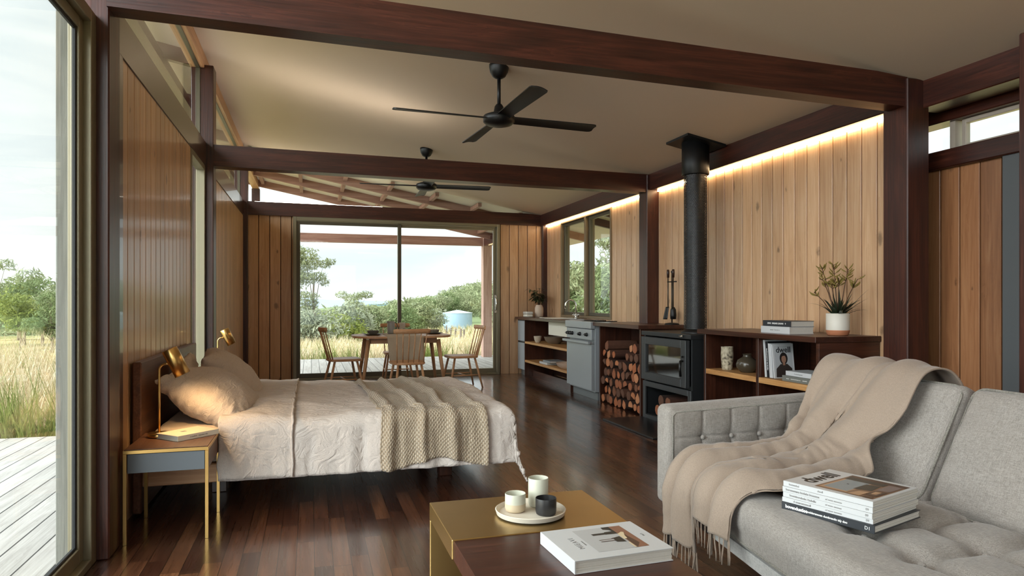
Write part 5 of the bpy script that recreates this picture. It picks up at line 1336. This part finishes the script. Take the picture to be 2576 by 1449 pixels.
for k, (x, y, s, v, lm) in enumerate(((13.2, 33, 1.25, 1, 1), (15.5, 42, 1.5, 2, 0), (11.2, 24.5, 1.0, 3, 1), (12.3, 27.5, 1.1, 1, 0), (13.6, 31, 1.2, 2, 2))):
    tree('round', v, 'leafy tree seen in the %s' % KL[k], x, y, s, lm, 'trees outside the kitchen window', k*1.7)
LL = ['at the far left edge', 'second from the left edge', 'in the middle', 'nearest the door frame', 'rising behind the others', 'low beside the door frame', 'half hidden by the grass']
for k, (x, y, s, v, lm) in enumerate(((-17.2, 44, 1.05, 1, 1), (-15.9, 46, 1.1, 2, 3), (-14.6, 45, 1.1, 3, 1), (-12.9, 42, 1.0, 1, 0), (-18.6, 53, 1.45, 2, 0), (-12.0, 38, .85, 3, 1), (-14.0, 40, .85, 1, 3))):
    tree('round', v, 'rounded tree %s of the left door view' % LL[k], x, y, s, lm, 'trees beyond the left paddock', k*1.1)
tree('gum', 2, 'gum tree poking above the rounded trees in the left door view', -18.4, 49, 1.15, 0, 'trees beyond the left paddock', .4)
# the wood behind the single trees: nobody could count these
rg = random.Random(77); cl = []
for i in range(240):
    y = rg.uniform(95, 190); x = y*rg.uniform(.11, .36); r = rg.uniform(1.5, 2.3); cl.append((x, y, gz(x, y) + r*.75, r, r, r*.72))
for i in range(110):
    y = rg.uniform(70, 200); x = y*rg.uniform(-.06, .13); r = rg.uniform(1.4, 2.0); cl.append((x, y, gz(x, y) + r*.6, r, r, r*.7))
for i in range(70):
    y = rg.uniform(58, 120); x = -y*rg.uniform(.22, .60); r = rg.uniform(1.5, 2.4); cl.append((x, y, gz(x, y) + r*.8, r, r, r*.75))
o = mesh_obj('treeline', leafmesh('treeline', cl, .42, 4, 26, .6), LM[0]); tag(o, 'grey-green wood covering the distant slopes', 'trees', None, 'stuff')
# water tank
wt_ = thing('water_tank', 'pale blue round water tank with a shallow cone roof on the paddock', 'water tank', (12.65, 60, gz(12.65, 60)))
TB = plain('pale_blue_steel', (126, 150, 166), .5, .1)
bm = B(); rr, hh = 1.30, 1.18 + (-.03 - gz(12.65, 60) - .9)
prof = [(0, -.2)]
for i in range(15): prof += [(rr, -.2 + (hh+.2)*i/14), (rr + .012, -.2 + (hh+.2)*(i+.5)/14)]
prof = prof[:-1]; lathe(bm, prof, 48); obj('tank_wall', bm, TB, wt_, 'auto')
bm = B(); lathe(bm, [(rr+.04, hh-.04), (rr+.04, hh), (.12, hh+.24), (0, hh+.25)], 48); obj('tank_roof', bm, plain('pale_tank_roof', (160, 174, 182), .5, .1), wt_, 'auto')
# fence
fn_ = thing('post_and_wire_fence', 'grey post and wire fence running down the paddock in front of the tank', 'fence', (0, 0, 0)); FP = [(6.55, 30.5), (7.3, 33.2), (7.55, 36.5), (8.1, 40.5), (8.9, 46)]
for (x, y) in FP: bm = B(); z = gz(x, y); tube(bm, [(x, y, z-.2), (x + .03, y, z + .95)], [.055, .045], 8); obj('fence_post', bm, plain('dark_fence_post', (96, 84, 72), .85), fn_)
bm = B()
for hgt in (.35, .62, .88): tube(bm, [(x, y, gz(x, y) + hgt) for x, y in FP], .012, 5)
obj('wire', bm, plain('galvanised_wire', (150, 150, 146), .5, .4), fn_)
# grass
def grass(name, label, n, x0, x1, y0, y1, h0, h1, w, seed, green):
    rs = np.random.RandomState(seed); x = rs.uniform(x0, x1, n); y = y0 + (y1-y0)*rs.uniform(0, 1, n)**1.5
    cx = rs.uniform(x0, x1, n//18); cy = y0 + (y1-y0)*rs.uniform(0, 1, n//18)**1.5; k = rs.randint(0, n//18, n); m = rs.uniform(0, 1, n) < .75
    x = np.where(m, cx[k] + rs.normal(size=n)*.10, x); y = np.where(m, cy[k] + rs.normal(size=n)*.10, y); y = np.maximum(y, y0)
    z = np.array([gz(a, b) for a, b in zip(x, y)]) - .03; h = rs.uniform(h0, h1, n)*np.where(m, (.75 + .5*((k*37) % 100)/100), .7)
    a = rs.uniform(0, 6.28, n); ln = rs.uniform(.1, .55, n)*h; dx, dy = np.cos(a)*ln, np.sin(a)*ln; sx, sy = -np.sin(a + rs.normal(size=n)*.5)*w/2, np.cos(a)*w/2
    p = lambda t, q, s: np.stack([x + dx*q + sx*s, y + dy*q + sy*s, z + h*t], 1)
    V = np.stack([p(0, 0, -1), p(0, 0, 1), p(.55, .30, -.85), p(.55, .30, .85), p(1, 1, 0)], 1).reshape(-1, 3)
    me = bpy.data.meshes.new(name); me.vertices.add(5*n); me.vertices.foreach_set('co', V.astype('f').ravel())
    b = np.arange(n)[:, None]*5; me.loops.add(7*n); me.loops.foreach_set('vertex_index', (b + np.array([[0, 1, 3, 2, 2, 3, 4]])).astype('i').ravel())
    me.polygons.add(2*n); me.polygons.foreach_set('loop_start', (np.arange(n)[:, None]*7 + np.array([[0, 4]])).astype('i').ravel()); me.update(calc_edges=True); me.validate()
    g = G(name + '_blades' + str(seed)); tc = g.n('TexCoord'); sp = g.n('SeparateXYZ', {0: tc.outputs['Object']})
    patch = g.n('TexNoise', {'Vector': g.n('Mapping', {'Vector': tc.outputs['Object'], 'Scale': (1, 1, 0)}), 'Scale': .9, 'Detail': 3}); fine = g.n('TexNoise', {'Vector': g.n('Mapping', {'Vector': tc.outputs['Object'], 'Scale': (1, 1, .1)}), 'Scale': 40.0, 'Detail': 1})
    straw = g.ramp(fine.outputs['Fac'], [(.3, lin(172, 150, 112)), (.5, lin(210, 193, 160)), (.7, lin(230, 218, 194))]); gr = g.ramp(fine.outputs['Fac'], [(.3, lin(84, 100, 44)), (.7, lin(146, 154, 86))])
    gf = g.n('MapRange', {0: g.math('ADD', patch.outputs['Fac'], g.math('MULTIPLY', g.n('MapRange', {0: sp.outputs[1], 1: y0, 2: y0 + 1.6, 3: 1.0, 4: 0.0}).outputs[0], green)), 1: .52, 2: .64}).outputs[0]
    col = g.mix(gf, straw, gr); g.p(Base_Color=col, Roughness=.8, Specular_IOR_Level=.1)
    tl = g.n('BsdfTranslucent', {0: col}); mx = g.n('MixShader', {0: .35, 1: g.b.outputs[0], 2: tl.outputs[0]}); g.t.links.new(mx.outputs[0], g.out.inputs[0])
    o = mesh_obj(name, me, g.m); return tag(o, label, 'grass', None, 'stuff')
grass('grass', 'tall dry straw-coloured grass beside the left deck', 30000, -10.5, -1.75, 7.25, 17, .55, 1.0, .012, 1, .12)
grass('grass', 'pale dry grass with a green edge beyond the far deck', 34000, -3.5, 9.5, 15.3, 30, .35, .75, .018, 2, .16)
grass('grass', 'thin dry grass farther out in the paddock', 16000, -2, 16, 28, 58, .35, .7, .04, 3, .0)
